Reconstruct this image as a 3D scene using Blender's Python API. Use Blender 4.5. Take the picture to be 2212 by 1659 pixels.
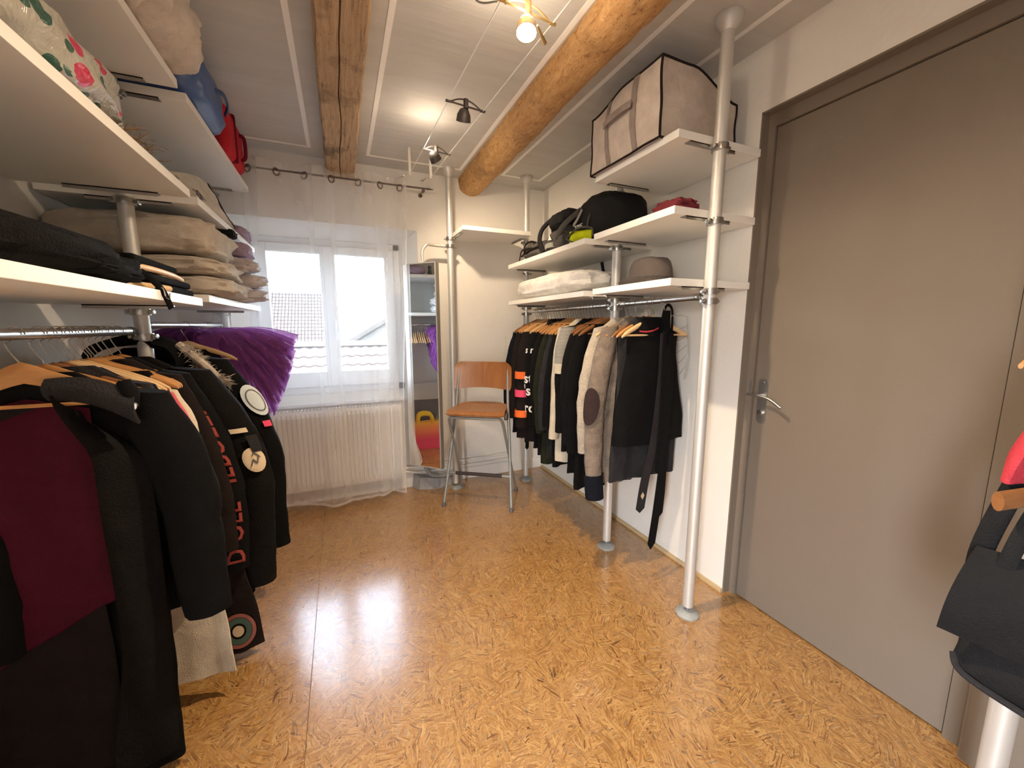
import bpy, bmesh, math, random
from mathutils import Vector, Matrix, noise
PI = math.pi
rnd = random.Random(7)
scn = bpy.context.scene
COL = scn.collection
for o in list(bpy.data.objects): bpy.data.objects.remove(o)

# ---------------------------------------------------------------- camera
cam_d = bpy.data.cameras.new('camera'); cam = bpy.data.objects.new('camera', cam_d); COL.objects.link(cam)
cam_d.sensor_fit = 'HORIZONTAL'; cam_d.sensor_width = 36.0; cam_d.lens = 850.0 / 2212.0 * 36.0
cam_d.clip_start = 0.02; cam_d.clip_end = 300
_r = Vector((0.91764, -0.39741, -0.00217)); _u = Vector((0.06082, 0.13505, 0.98897)); _b = Vector((-0.39274, -0.90765, 0.14810))
cam.matrix_world = Matrix(((_r.x, _u.x, _b.x, 0.0), (_r.y, _u.y, _b.y, 0.0), (_r.z, _u.z, _b.z, 1.40), (0, 0, 0, 1)))
scn.camera = cam

# ---------------------------------------------------------------- world, sun, view
world = bpy.data.worlds.new('sky'); scn.world = world; world.use_nodes = True
wt = world.node_tree; wt.nodes.clear()
sky = wt.nodes.new('ShaderNodeTexSky'); sky.sky_type = 'NISHITA'; sky.sun_disc = False
sky.sun_elevation = math.radians(48); sky.sun_rotation = math.radians(205); sky.air_density = 1.0; sky.dust_density = 2.0
bgn = wt.nodes.new('ShaderNodeBackground'); bgn.inputs['Strength'].default_value = 2.1
won = wt.nodes.new('ShaderNodeOutputWorld')
hsv = wt.nodes.new('ShaderNodeHueSaturation'); hsv.inputs['Saturation'].default_value = 0.45
wt.links.new(sky.outputs[0], hsv.inputs['Color']); wt.links.new(hsv.outputs[0], bgn.inputs[0]); wt.links.new(bgn.outputs[0], won.inputs[0])
# light portal in the window opening: guides sampling of the sky only
pd = bpy.data.lights.new('window_portal', 'AREA'); pd.shape = 'RECTANGLE'; pd.size = 1.1; pd.size_y = 1.22
pd.cycles.is_portal = True
po = bpy.data.objects.new('window_portal', pd); COL.objects.link(po); po.location = (-0.055, 3.70, 1.47); po.rotation_euler = (math.radians(-90), 0, 0)
pd2 = bpy.data.lights.new('fill_opening_portal', 'AREA'); pd2.shape = 'RECTANGLE'; pd2.size = 0.48; pd2.size_y = 2.05; pd2.cycles.is_portal = True
po2 = bpy.data.objects.new('fill_opening_portal', pd2); COL.objects.link(po2); po2.location = (-1.13, -0.75, 1.03); po2.rotation_euler = (math.radians(90), 0, math.radians(-90))  # sampling guide for the added fill-light opening in the left wall
scn.view_settings.view_transform = 'Standard'; scn.view_settings.look = 'None'; scn.view_settings.gamma = 1.0
scn.view_settings.use_curve_mapping = False
scn.view_settings.exposure = 1.85
GLOW = 0.07
LAMP_W = 34.0           # radiant power of each lit spot of the cable light
LAMP_COL = (1.0, 0.76, 0.51)

# ---------------------------------------------------------------- mesh helpers
class MB:
    def __init__(s): s.v = []; s.f = []
    def add(s, vs, fs):
        n = len(s.v); s.v += [tuple(p) for p in vs]; s.f += [tuple(i + n for i in q) for q in fs]; return s
    def box(s, lo, hi):
        x0, y0, z0 = lo; x1, y1, z1 = hi
        return s.add([(x0,y0,z0),(x1,y0,z0),(x1,y1,z0),(x0,y1,z0),(x0,y0,z1),(x1,y0,z1),(x1,y1,z1),(x0,y1,z1)],
                     [(0,3,2,1),(4,5,6,7),(0,1,5,4),(1,2,6,5),(2,3,7,6),(3,0,4,7)])
    def rbox(s, lo, hi, b=0.003, seg=2):
        bm = bmesh.new(); bmesh.ops.create_cube(bm, size=1.0)
        c = [(lo[i] + hi[i]) / 2 for i in range(3)]; d = [hi[i] - lo[i] for i in range(3)]
        for v in bm.verts: v.co = Vector([c[i] + v.co[i] * d[i] for i in range(3)])
        bmesh.ops.bevel(bm, geom=bm.edges[:], offset=b, segments=seg, profile=0.6, affect='EDGES')
        bm.verts.index_update()
        s.add([v.co[:] for v in bm.verts], [[v.index for v in f.verts] for f in bm.faces]); bm.free(); return s
    def tube(s, pts, r, n=10, cap=True, sx=1.0, up=None):
        pts = [Vector(p) for p in pts]; m = len(pts)
        rs = r if isinstance(r, (list, tuple)) else [r] * m
        rings = []; ref = None
        for i, p in enumerate(pts):
            t = (pts[min(i+1, m-1)] - pts[max(i-1, 0)]).normalized()
            if ref is None:
                a = Vector(up) if up else (Vector((0,0,1)) if abs(t.z) < 0.9 else Vector((1,0,0)))
            else: a = ref
            n1 = (a - t * a.dot(t))
            if n1.length < 1e-6: n1 = t.orthogonal()
            n1.normalize(); ref = n1; n2 = t.cross(n1)
            rings.append([p + n1 * math.cos(2*PI*k/n) * rs[i] + n2 * math.sin(2*PI*k/n) * rs[i] * sx for k in range(n)])
        s.loft(rings, cap); return s
    def loft(s, rings, cap=True, closed=True):
        n = len(rings[0]); vs = [p for q in rings for p in q]; fs = []
        for i in range(len(rings) - 1):
            for k in range(n if closed else n - 1):
                k2 = (k + 1) % n
                fs.append((i*n+k, i*n+k2, (i+1)*n+k2, (i+1)*n+k))
        if cap:
            fs.append(tuple(range(n-1, -1, -1))); fs.append(tuple((len(rings)-1)*n + k for k in range(n)))
        return s.add(vs, fs)
    def lathe(s, prof, n=24, c=(0,0,0), ax='z'):
        rings = []
        for r, h in prof:
            q = []
            for k in range(n):
                a = 2*PI*k/n; x, y = r*math.cos(a), r*math.sin(a)
                p = (x, y, h) if ax == 'z' else ((h, x, y) if ax == 'x' else (y, h, x))
                q.append((c[0]+p[0], c[1]+p[1], c[2]+p[2]))
            rings.append(q)
        return s.loft(rings, True)
    def torus(s, c, R, r, ax='z', n=24, m=8, M=None):
        vs = []; fs = []
        for i in range(n):
            a = 2*PI*i/n
            for k in range(m):
                b = 2*PI*k/m; x, y, z = (R + r*math.cos(b))*math.cos(a), (R + r*math.cos(b))*math.sin(a), r*math.sin(b)
                p = Vector((x, y, z) if ax == 'z' else ((z, x, y) if ax == 'x' else (y, z, x)))
                if M: p = M @ p
                vs.append((c[0]+p.x, c[1]+p.y, c[2]+p.z))
                fs.append((i*m+k, ((i+1)%n)*m+k, ((i+1)%n)*m+(k+1)%m, i*m+(k+1)%m))
        return s.add(vs, fs)
    def grid(s, fn, nu, nv, cu=False):
        vs = [fn(i/(nu-1) if not cu else i/nu, j/(nv-1)) for i in range(nu) for j in range(nv)]; fs = []
        for i in range(nu if cu else nu-1):
            i2 = (i+1) % nu
            for j in range(nv-1): fs.append((i*nv+j, i2*nv+j, i2*nv+j+1, i*nv+j+1))
        return s.add(vs, fs)
    def sheet(s, fn, nu, nv, th):
        """thin cloth with thickness: two offset grids joined at the border; fn -> (point, normal)"""
        A = [[fn(i/(nu-1), j/(nv-1)) for j in range(nv)] for i in range(nu)]
        P = [[Vector(A[i][j]) for j in range(nv)] for i in range(nu)]
        vs = []; 
        N = []
        for i in range(nu):
            for j in range(nv):
                du = P[min(i+1,nu-1)][j] - P[max(i-1,0)][j]; dv = P[i][min(j+1,nv-1)] - P[i][max(j-1,0)]
                nn = du.cross(dv); nn = nn.normalized() if nn.length > 1e-9 else Vector((0,1,0)); N.append(nn)
                vs.append(P[i][j] + nn*th/2)
        k = 0
        for i in range(nu):
            for j in range(nv): vs.append(P[i][j] - N[k]*th/2); k += 1
        o = nu*nv; fs = []
        for i in range(nu-1):
            for j in range(nv-1):
                a, b, c, d = i*nv+j, (i+1)*nv+j, (i+1)*nv+j+1, i*nv+j+1
                fs.append((a,b,c,d)); fs.append((o+a,o+d,o+c,o+b))
        for i in range(nu-1):
            a, b = i*nv, (i+1)*nv; fs.append((a, o+a, o+b, b))
            a, b = i*nv+nv-1, (i+1)*nv+nv-1; fs.append((a, b, o+b, o+a))
        for j in range(nv-1):
            a, b = j, j+1; fs.append((a, b, o+b, o+a))
            a, b = (nu-1)*nv+j, (nu-1)*nv+j+1; fs.append((a, o+a, o+b, b))
        return s.add(vs, fs)

ORG = {}
def empty(name, loc, rz=0.0):
    o = bpy.data.objects.new(name, None); COL.objects.link(o); o.location = loc; o.rotation_euler = (0, 0, rz)
    o.empty_display_size = 0.05; ORG[o.name] = Vector(loc); return o
def obj(name, mb, mat, parent=None, org=None, smooth=True, local=False):
    """links one mesh object. World coordinates are turned into coordinates about the thing's base unless local."""
    me = bpy.data.meshes.new(name)
    if local: O = Vector((0,0,0))
    elif parent is not None: O = ORG[parent.name]
    else: O = Vector(org) if org is not None else Vector((0,0,0))
    me.from_pydata([(p[0]-O.x, p[1]-O.y, p[2]-O.z) for p in mb.v], [], mb.f)
    if smooth: me.polygons.foreach_set('use_smooth', [True]*len(me.polygons))
    me.materials.append(mat); me.update()
    if smooth == 'auto':
        pass
    o = bpy.data.objects.new(name, me); COL.objects.link(o)
    if parent is not None: o.parent = parent; ORG[o.name] = ORG[parent.name]
    else: o.location = O; ORG[o.name] = O
    if smooth and smooth != 'full':
        bmx = bmesh.new(); bmx.from_mesh(me)
        bmesh.ops.recalc_face_normals(bmx, faces=bmx.faces[:])
        for e in bmx.edges:
            if len(e.link_faces) == 2 and e.calc_face_angle(0) > 0.75: e.smooth = False
        bmx.to_mesh(me); bmx.free()
    else:
        bmx = bmesh.new(); bmx.from_mesh(me); bmesh.ops.recalc_face_normals(bmx, faces=bmx.faces[:]); bmx.to_mesh(me); bmx.free()
    return o
def tag(o, label, cat, group=None):
    o['label'] = label; o['category'] = cat
    if group: o['group'] = group
    return o
def struct(o, label=None):
    o['kind'] = 'structure'
    if label: o['label'] = label
    return o
def copy_tree(o, parent=None):
    c = o.copy(); COL.objects.link(c); c.parent = parent
    for ch in list(o.children): copy_tree(ch, c)
    return c
def nz(x, y, z, s=1.0, seed=0.0): return noise.noise(Vector((x*s + seed*7.31, y*s - seed*3.7, z*s + seed*1.9)))
def sm(t): t = max(0.0, min(1.0, t)); return t*t*(3-2*t)
def lerp(a, b, t): return a + (b-a)*t
def bez(p0, p1, p2, n=8):
    p0, p1, p2 = Vector(p0), Vector(p1), Vector(p2)
    return [p0*(1-t)**2 + p1*2*t*(1-t) + p2*t*t for t in [i/(n-1) for i in range(n)]]
def poly(pts, n=6):
    """Catmull-Rom through points"""
    P = [Vector(p) for p in pts]; out = []
    for i in range(len(P)-1):
        a = P[max(i-1,0)]; b = P[i]; c = P[i+1]; d = P[min(i+2, len(P)-1)]
        for k in range(n):
            t = k/n
            out.append(0.5*((2*b) + (c-a)*t + (2*a-5*b+4*c-d)*t*t + (3*b-a-3*c+d)*t**3))
    out.append(P[-1]); return out

# ---------------------------------------------------------------- materials
def newmat(name):
    m = bpy.data.materials.new(name); m.use_nodes = True
    nt = m.node_tree; b = nt.nodes['Principled BSDF']; return m, nt, b
def _n(nt, t, **kw):
    n = nt.nodes.new(t)
    for k, v in kw.items():
        if k in n.inputs: n.inputs[k].default_value = v
        else: setattr(n, k, v)
    return n
def ramp(nt, stops):
    r = nt.nodes.new('ShaderNodeValToRGB'); e = r.color_ramp.elements
    while len(e) < len(stops): e.new(0.5)
    for i, (p, c) in enumerate(stops): e[i].position = p; e[i].color = (c[0], c[1], c[2], 1)
    return r
def mat(name, col, rough=0.6, metal=0.0, var=0.08, scale=8.0, bump=0.0, bscale=60.0, spec=0.5, stretch=None, sheen=0.0, alpha=None):
    """plain surface: colour with a little procedural variation and fine relief"""
    m, nt, b = newmat(name); L = nt.links
    tc = _n(nt, 'ShaderNodeTexCoord')
    src = tc.outputs['Object']
    if stretch:
        mp = _n(nt, 'ShaderNodeMapping'); mp.inputs['Scale'].default_value = stretch; L.new(src, mp.inputs[0]); src = mp.outputs[0]
    nx = _n(nt, 'ShaderNodeTexNoise', Scale=scale, Detail=5.0, Roughness=0.6); L.new(src, nx.inputs['Vector'])
    lo = [c*(1-var) for c in col]; hi = [min(1, c*(1+var)) for c in col]
    r = ramp(nt, [(0.3, lo), (0.7, hi)]); L.new(nx.outputs['Fac'], r.inputs[0]); L.new(r.outputs[0], b.inputs['Base Color'])
    b.inputs['Roughness'].default_value = rough; b.inputs['Metallic'].default_value = metal
    b.inputs['Specular IOR Level'].default_value = spec
    if sheen: b.inputs['Sheen Weight'].default_value = sheen
    if bump:
        n2 = _n(nt, 'ShaderNodeTexNoise', Scale=bscale, Detail=4.0); L.new(src, n2.inputs['Vector'])
        bp = _n(nt, 'ShaderNodeBump', Strength=bump, Distance=0.01); L.new(n2.outputs['Fac'], bp.inputs['Height']); L.new(bp.outputs[0], b.inputs['Normal'])
    return m
def cloth(name, col, rough=0.9, weave=260.0, var=0.15, bump=0.35, sheen=0.0):
    """woven cloth: fine crossing waves plus soft creases"""
    m, nt, b = newmat(name); L = nt.links
    tc = _n(nt, 'ShaderNodeTexCoord'); src = tc.outputs['Object']
    nx = _n(nt, 'ShaderNodeTexNoise', Scale=14.0, Detail=6.0, Roughness=0.65); L.new(src, nx.inputs['Vector'])
    r = ramp(nt, [(0.3, [c*(1-var) for c in col]), (0.72, [min(1, c*(1+var)) for c in col])])
    L.new(nx.outputs['Fac'], r.inputs[0]); L.new(r.outputs[0], b.inputs['Base Color'])
    b.inputs['Roughness'].default_value = rough; b.inputs['Specular IOR Level'].default_value = 0.08
    b.inputs['Sheen Weight'].default_value = sheen
    fine = _n(nt, 'ShaderNodeTexNoise', Scale=weave, Detail=2.0); L.new(src, fine.inputs['Vector'])
    cr = _n(nt, 'ShaderNodeTexNoise', Scale=9.0, Detail=3.0, Distortion=1.2); L.new(src, cr.inputs['Vector'])
    ad = _n(nt, 'ShaderNodeMath', operation='MULTIPLY_ADD'); L.new(cr.outputs['Fac'], ad.inputs[0]); ad.inputs[1].default_value = 2.2; L.new(fine.outputs['Fac'], ad.inputs[2])
    bp = _n(nt, 'ShaderNodeBump', Strength=bump, Distance=0.012); L.new(ad.outputs[0], bp.inputs['Height']); L.new(bp.outputs[0], b.inputs['Normal'])
    return m
def wood(name, c1, c2, axis='x', scale=10.0, rough=0.45, ring=6.0, dark=None, bump=0.1):
    """grain running along one axis"""
    m, nt, b = newmat(name); L = nt.links
    tc = _n(nt, 'ShaderNodeTexCoord'); mp = _n(nt, 'ShaderNodeMapping')
    st = {'x': (0.12, 1.6, 1.6), 'y': (1.6, 0.12, 1.6), 'z': (1.6, 1.6, 0.12)}[axis]
    mp.inputs['Scale'].default_value = st; L.new(tc.outputs['Object'], mp.inputs[0])
    nx = _n(nt, 'ShaderNodeTexNoise', Scale=scale*2.2, Detail=8.0, Roughness=0.7, Distortion=0.6); L.new(mp.outputs[0], nx.inputs['Vector'])
    st2 = [(0.28, c1), (0.5, [(a+d)/2 for a, d in zip(c1, c2)]), (0.72, c2)]
    if dark: st2 = [(0.22, dark), (0.36, c1), (0.72, c2)]
    r = ramp(nt, st2); L.new(nx.outputs['Fac'], r.inputs[0]); L.new(r.outputs[0], b.inputs['Base Color'])
    b.inputs['Roughness'].default_value = rough
    bp = _n(nt, 'ShaderNodeBump', Strength=bump, Distance=0.005); L.new(nx.outputs['Fac'], bp.inputs['Height']); L.new(bp.outputs[0], b.inputs['Normal'])
    return m
def emit(name, col, s):
    m, nt, b = newmat(name); b.inputs['Base Color'].default_value = (*col, 1)
    b.inputs['Emission Color'].default_value = (*col, 1); b.inputs['Emission Strength'].default_value = s
    nx = _n(nt, 'ShaderNodeTexNoise', Scale=20.0); nt.links.new(nx.outputs['Fac'], b.inputs['Roughness']); return m
def sheer(name, col, dens, trans=0.6):
    """thin woven net: part of the light passes straight through, the rest is scattered"""
    m = bpy.data.materials.new(name); m.use_nodes = True; nt = m.node_tree; nt.nodes.clear(); L = nt.links
    out = _n(nt, 'ShaderNodeOutputMaterial'); mx = _n(nt, 'ShaderNodeMixShader'); tr = _n(nt, 'ShaderNodeBsdfTransparent')
    m2 = _n(nt, 'ShaderNodeMixShader'); di = _n(nt, 'ShaderNodeBsdfDiffuse'); tl = _n(nt, 'ShaderNodeBsdfTranslucent')
    di.inputs[0].default_value = (*col, 1); tl.inputs[0].default_value = (*col, 1); m2.inputs[0].default_value = trans
    L.new(di.outputs[0], m2.inputs[1]); L.new(tl.outputs[0], m2.inputs[2])
    tc = _n(nt, 'ShaderNodeTexCoord'); nx = _n(nt, 'ShaderNodeTexNoise', Scale=30.0, Detail=3.0); L.new(tc.outputs['Object'], nx.inputs['Vector'])
    lw = _n(nt, 'ShaderNodeLayerWeight', Blend=0.5)   # a net seen edge-on covers more
    a = _n(nt, 'ShaderNodeMath', operation='MULTIPLY_ADD'); L.new(lw.outputs['Facing'], a.inputs[0]); a.inputs[1].default_value = 0.45; a.inputs[2].default_value = dens
    b2 = _n(nt, 'ShaderNodeMath', operation='MULTIPLY_ADD'); L.new(nx.outputs['Fac'], b2.inputs[0]); b2.inputs[1].default_value = 0.01; L.new(a.outputs[0], b2.inputs[2]); b2.use_clamp = True
    L.new(b2.outputs[0], mx.inputs[0]); L.new(tr.outputs[0], mx.inputs[1]); L.new(m2.outputs[0], mx.inputs[2]); L.new(mx.outputs[0], out.inputs[0])
    return m

def osb(name):
    """oriented strand board: patches of long chips, each patch turned its own way, several layers deep"""
    m, nt, b = newmat(name); L = nt.links
    tc = _n(nt, 'ShaderNodeTexCoord')
    wn = _n(nt, 'ShaderNodeTexNoise', Scale=7.0, Detail=2.0); L.new(tc.outputs['Object'], wn.inputs['Vector'])
    wv = _n(nt, 'ShaderNodeVectorMath', operation='SCALE'); wv.inputs['Scale'].default_value = 0.035; L.new(wn.outputs['Color'], wv.inputs[0])
    ad = _n(nt, 'ShaderNodeVectorMath', operation='ADD'); L.new(tc.outputs['Object'], ad.inputs[0]); L.new(wv.outputs[0], ad.inputs[1])
    prev = None; prevh = None
    # (patch scale or None, fixed angle, chips per metre along, across, share hidden)
    specs = [(13, 0, 14, 115, 0.0), (10, 40, 17, 180, 0.35), (16, 75, 21, 250, 0.42), (8, 24, 12, 160, 0.55), (12, -57, 13, 210, 0.6), (None, 101, 15, 140, 0.82), (9, 15, 9, 95, 0.90), (15, 120, 24, 330, 0.56)]
    for i, (ps, ang, sl, sw, thr) in enumerate(specs):
        off = _n(nt, 'ShaderNodeVectorMath', operation='ADD'); off.inputs[1].default_value = (i*3.17+0.3, i*1.71+0.9, 0); L.new(ad.outputs[0], off.inputs[0])
        rt = _n(nt, 'ShaderNodeVectorRotate'); rt.rotation_type = 'Z_AXIS'; L.new(off.outputs[0], rt.inputs['Vector'])
        if ps:
            pv = _n(nt, 'ShaderNodeTexVoronoi', Scale=float(ps)); L.new(off.outputs[0], pv.inputs['Vector'])
            s0 = _n(nt, 'ShaderNodeSeparateColor'); L.new(pv.outputs['Color'], s0.inputs[0])
            an = _n(nt, 'ShaderNodeMath', operation='MULTIPLY_ADD'); an.inputs[1].default_value = 3.1; an.inputs[2].default_value = math.radians(ang); L.new(s0.outputs[0], an.inputs[0]); L.new(an.outputs[0], rt.inputs['Angle'])
        else: rt.inputs['Angle'].default_value = math.radians(ang)
        sc = _n(nt, 'ShaderNodeVectorMath', operation='MULTIPLY'); sc.inputs[1].default_value = (sl, sw, 0.0); L.new(rt.outputs[0], sc.inputs[0])
        vo = _n(nt, 'ShaderNodeTexVoronoi', Scale=1.0); vo.voronoi_dimensions = '2D'; L.new(sc.outputs[0], vo.inputs['Vector'])
        ve = _n(nt, 'ShaderNodeTexVoronoi', Scale=1.0); ve.voronoi_dimensions = '2D'; ve.feature = 'DISTANCE_TO_EDGE'; L.new(sc.outputs[0], ve.inputs['Vector'])
        sep = _n(nt, 'ShaderNodeSeparateColor'); L.new(vo.outputs['Color'], sep.inputs[0])
        r = ramp(nt, [(0.0, (0.12,0.045,0.014)), (0.06, (0.27,0.125,0.036)), (0.3, (0.39,0.195,0.056)), (0.65, (0.46,0.245,0.076)), (0.96, (0.56,0.335,0.125)), (1.0, (0.20,0.15,0.11))])
        L.new(sep.outputs[0], r.inputs[0])
        eg = _n(nt, 'ShaderNodeMapRange'); eg.inputs['From Max'].default_value = 0.10; eg.inputs['To Min'].default_value = 0.62; L.new(ve.outputs['Distance'], eg.inputs['Value'])
        mu = _n(nt, 'ShaderNodeVectorMath', operation='SCALE'); L.new(r.outputs[0], mu.inputs[0]); L.new(eg.outputs[0], mu.inputs['Scale'])
        if prev is None: prev = mu.outputs[0]; prevh = sep.outputs[2]
        else:
            gt = _n(nt, 'ShaderNodeMath', operation='GREATER_THAN'); gt.inputs[1].default_value = thr; L.new(sep.outputs[1], gt.inputs[0])
            mix = _n(nt, 'ShaderNodeMix', data_type='RGBA'); L.new(gt.outputs[0], mix.inputs[0]); L.new(prev, mix.inputs[6]); L.new(mu.outputs[0], mix.inputs[7]); prev = mix.outputs[2]
            mh = _n(nt, 'ShaderNodeMix'); L.new(gt.outputs[0], mh.inputs[0]); L.new(prevh, mh.inputs[2]); L.new(sep.outputs[2], mh.inputs[3]); prevh = mh.outputs[0]
    L.new(prev, b.inputs['Base Color'])
    rr = _n(nt, 'ShaderNodeMapRange'); rr.inputs['To Min'].default_value = 0.20; rr.inputs['To Max'].default_value = 0.44; L.new(prevh, rr.inputs['Value']); L.new(rr.outputs[0], b.inputs['Roughness'])
    bp = _n(nt, 'ShaderNodeBump', Strength=0.30, Distance=0.002); L.new(prevh, bp.inputs['Height']); L.new(bp.outputs[0], b.inputs['Normal'])
    b.inputs['Specular IOR Level'].default_value = 0.5; b.inputs['Coat Weight'].default_value = 1.0; b.inputs['Coat Roughness'].default_value = 0.17; b.inputs['Coat IOR'].default_value = 1.7
    L.new(bp.outputs[0], b.inputs['Coat Normal'])
    return m

M_wall = mat('wall_paint', (0.80,0.775,0.735), 0.9, var=0.03, scale=3, bump=0.12, bscale=45)
M_wallL = mat('wall_plaster_white', (0.80,0.785,0.75), 0.9, var=0.05, scale=2, bump=0.2, bscale=18)
M_dado = mat('grey_dado_paint', (0.30,0.30,0.30), 0.8, var=0.06, bump=0.15, bscale=30)
M_ceil = mat('grey_ceiling_paint', (0.57,0.555,0.53), 0.85, var=0.06, scale=2.5, bump=0.35, bscale=5, stretch=(0.6, 5.0, 1.0))
M_stripe = mat('white_stripe_paint', (0.93,0.92,0.90), 0.8, var=0.02, bump=0.1)
M_door = mat('taupe_door_paint', (0.185,0.15,0.118), 0.7, var=0.03, scale=2, bump=0.06, bscale=90)
M_floor = osb('osb_board')
M_board_edge = wood('pale_plywood_strip', (0.50,0.36,0.19), (0.64,0.48,0.28), 'y', 12, 0.6)
M_upvc = mat('white_window_plastic', (0.82,0.84,0.86), 0.35, var=0.02)
M_shelf = mat('white_shelf_laminate', (0.85,0.83,0.79), 0.4, var=0.02, scale=3)
M_alu = mat('satin_aluminium', (0.66,0.65,0.63), 0.5, 0.55, var=0.05, scale=12, stretch=(1,1,0.1))
M_clamp = mat('zinc_clamp_metal', (0.45,0.44,0.42), 0.3, 0.95, var=0.1, scale=30)
M_foot = mat('grey_cast_foot', (0.36,0.38,0.38), 0.55, 0.2, var=0.12, scale=60, bump=0.2, bscale=200)
M_rail = mat('steel_rail', (0.55,0.55,0.56), 0.28, 0.95, var=0.06, scale=20, stretch=(1,0.1,1))
M_cap = mat('dark_grey_plastic', (0.12,0.12,0.125), 0.5, var=0.1)
M_beam1 = None
M_chrome = mat('hook_steel', (0.55,0.54,0.53), 0.22, 1.0, var=0.05, scale=30)
W_light = wood('pale_beech', (0.62,0.40,0.19), (0.76,0.54,0.30), 'x', 9, 0.4)
W_orange = wood('orange_lacquered_beech', (0.43,0.19,0.055), (0.58,0.30,0.11), 'x', 9, 0.33)
W_brown = wood('brown_stained_beech', (0.19,0.075,0.025), (0.31,0.135,0.05), 'x', 9, 0.33)
M_black = cloth('black_cotton', (0.006,0.006,0.0065))
M_black2 = cloth('black_wool', (0.008,0.0072,0.0075), weave=180)
M_char = cloth('charcoal_wool', (0.026,0.025,0.027), weave=160)
M_navy = cloth('dark_navy_knit', (0.008,0.0095,0.015))
M_brownblk = cloth('brown_black_fleece', (0.017,0.0125,0.012))
M_green = cloth('dark_olive_knit', (0.018,0.020,0.012), weave=90)
M_cream = cloth('cream_wool', (0.60,0.53,0.42))
M_beige = cloth('beige_knit', (0.45,0.39,0.32), weave=120, bump=0.5)
M_taupe = cloth('taupe_tweed', (0.205,0.165,0.135), weave=150, var=0.3, bump=0.5)
M_maroon = cloth('maroon_satin_lining', (0.055,0.004,0.015), rough=0.55, weave=320)
M_greylin = cloth('grey_lining', (0.017,0.014,0.0165), weave=300)
M_red = cloth('red_cotton', (0.50,0.05,0.07))
M_pinkc = cloth('pink_red_cotton', (0.55,0.10,0.13))
M_purple = sheer('purple_tulle', (0.40,0.135,0.46), 0.30, 0.5)
M_white = cloth('white_cotton', (0.80,0.78,0.75), weave=300)
M_quilt = cloth('cream_quilt_cotton', (0.54,0.475,0.40), weave=280)
M_grey = cloth('grey_melange', (0.20,0.19,0.185))
# ================================================================ the room
XL, XR, YB, YF, ZC = -1.0, 1.77, 3.36, -1.6, 2.6
struct(obj('floor', MB().box((XL-0.12, YF-0.1, -0.12), (XR+0.2, YB+0.3, 0.0)), M_floor, org=(0,0,0), smooth=False), 'floor of glossy strand board with a board joint near the coats')
# joint between two boards: a narrow gap strip let into the floor
for nm, lo, hi in (('floor_joint', (-0.192, 0.4, -0.001), (-0.1895, 3.3, 0.0006)),):
    j = obj(nm, MB().box(lo, hi), mat('board_joint_dark', (0.16,0.09,0.04), 0.9), bpy.data.objects['floor'], smooth=False)  # dark seam colour of the board joint
struct(obj('ceiling', MB().box((XL-0.12, YF-0.1, ZC), (XR+0.2, YB+0.3, ZC+0.12)), M_ceil, org=(0,0,ZC), smooth=False))
struct(obj('wall_left', MB().box((XL-0.12, YF, 0), (XL, -1.0, ZC)).box((XL-0.12, -0.5, 0), (XL, YB, ZC)).box((XL-0.12, -1.0, 2.08), (XL, -0.5, ZC)), M_wallL, org=(XL,0,0), smooth=False), 'white plastered left wall with an added opening for fill light behind the viewer')  # gap added behind the camera so sky light fills the room
struct(obj('wall_front', MB().box((XL-0.12, YF-0.1, 0), (XR+0.2, YF, ZC)), M_wall, org=(0,YF,0), smooth=False))
# left wall: grey painted lower part with a white moulding
struct(obj('trim_1', MB().box((XL, -0.4, 0), (XL+0.008, YB, 0.52)), M_dado, org=(XL,0,0), smooth=False), 'grey painted lower part of the left wall')
struct(obj('trim_2', MB().rbox((XL, -0.4, 0.52), (XL+0.03, YB, 0.72), 0.008), M_wallL, org=(XL,0,0.5), smooth=False), 'white plaster band on the left wall')
# back wall with a splayed window recess
def ring_wall():
    mb = MB(); x0, x1, z0, z1 = XL-0.12, XR+0.2, 0.0, ZC
    f = (-0.70, 0.62, 0.80, 2.155); k = (-0.62, 0.505, 0.84, 2.075)
    def rect(r, y): return [(r[0],y,r[2]),(r[1],y,r[2]),(r[1],y,r[3]),(r[0],y,r[3])]
    O = (x0,x1,z0,z1)
    vs = rect(O,YB)+rect(f,YB)+rect(k,3.57)+rect(k,3.72)+rect(O,3.72); fs = []
    for a, b in ((0,4),(4,8),(8,12),(12,16),(16,0)):
        for i in range(4): fs.append((a+i, a+(i+1)%4, b+(i+1)%4, b+i))
    return mb.add(vs, fs)
struct(obj('wall_back', ring_wall(), M_wall, org=(0,YB,0), smooth=False))
# right wall with the door recess
def wall_right():
    mb = MB(); y0, y1, z1 = 0.42, 1.30, 2.325
    mb.box((XR, YF, 0), (XR+0.12, y0, ZC)); mb.box((XR, y1, 0), (XR+0.12, YB, ZC)); mb.box((XR, y0, z1), (XR+0.12, y1, ZC)); mb.box((XR+0.10, y0, 0), (XR+0.2, y1, z1))
    return mb
struct(obj('wall_right', wall_right(), M_wall, org=(XR,0,0), smooth=False))
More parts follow.
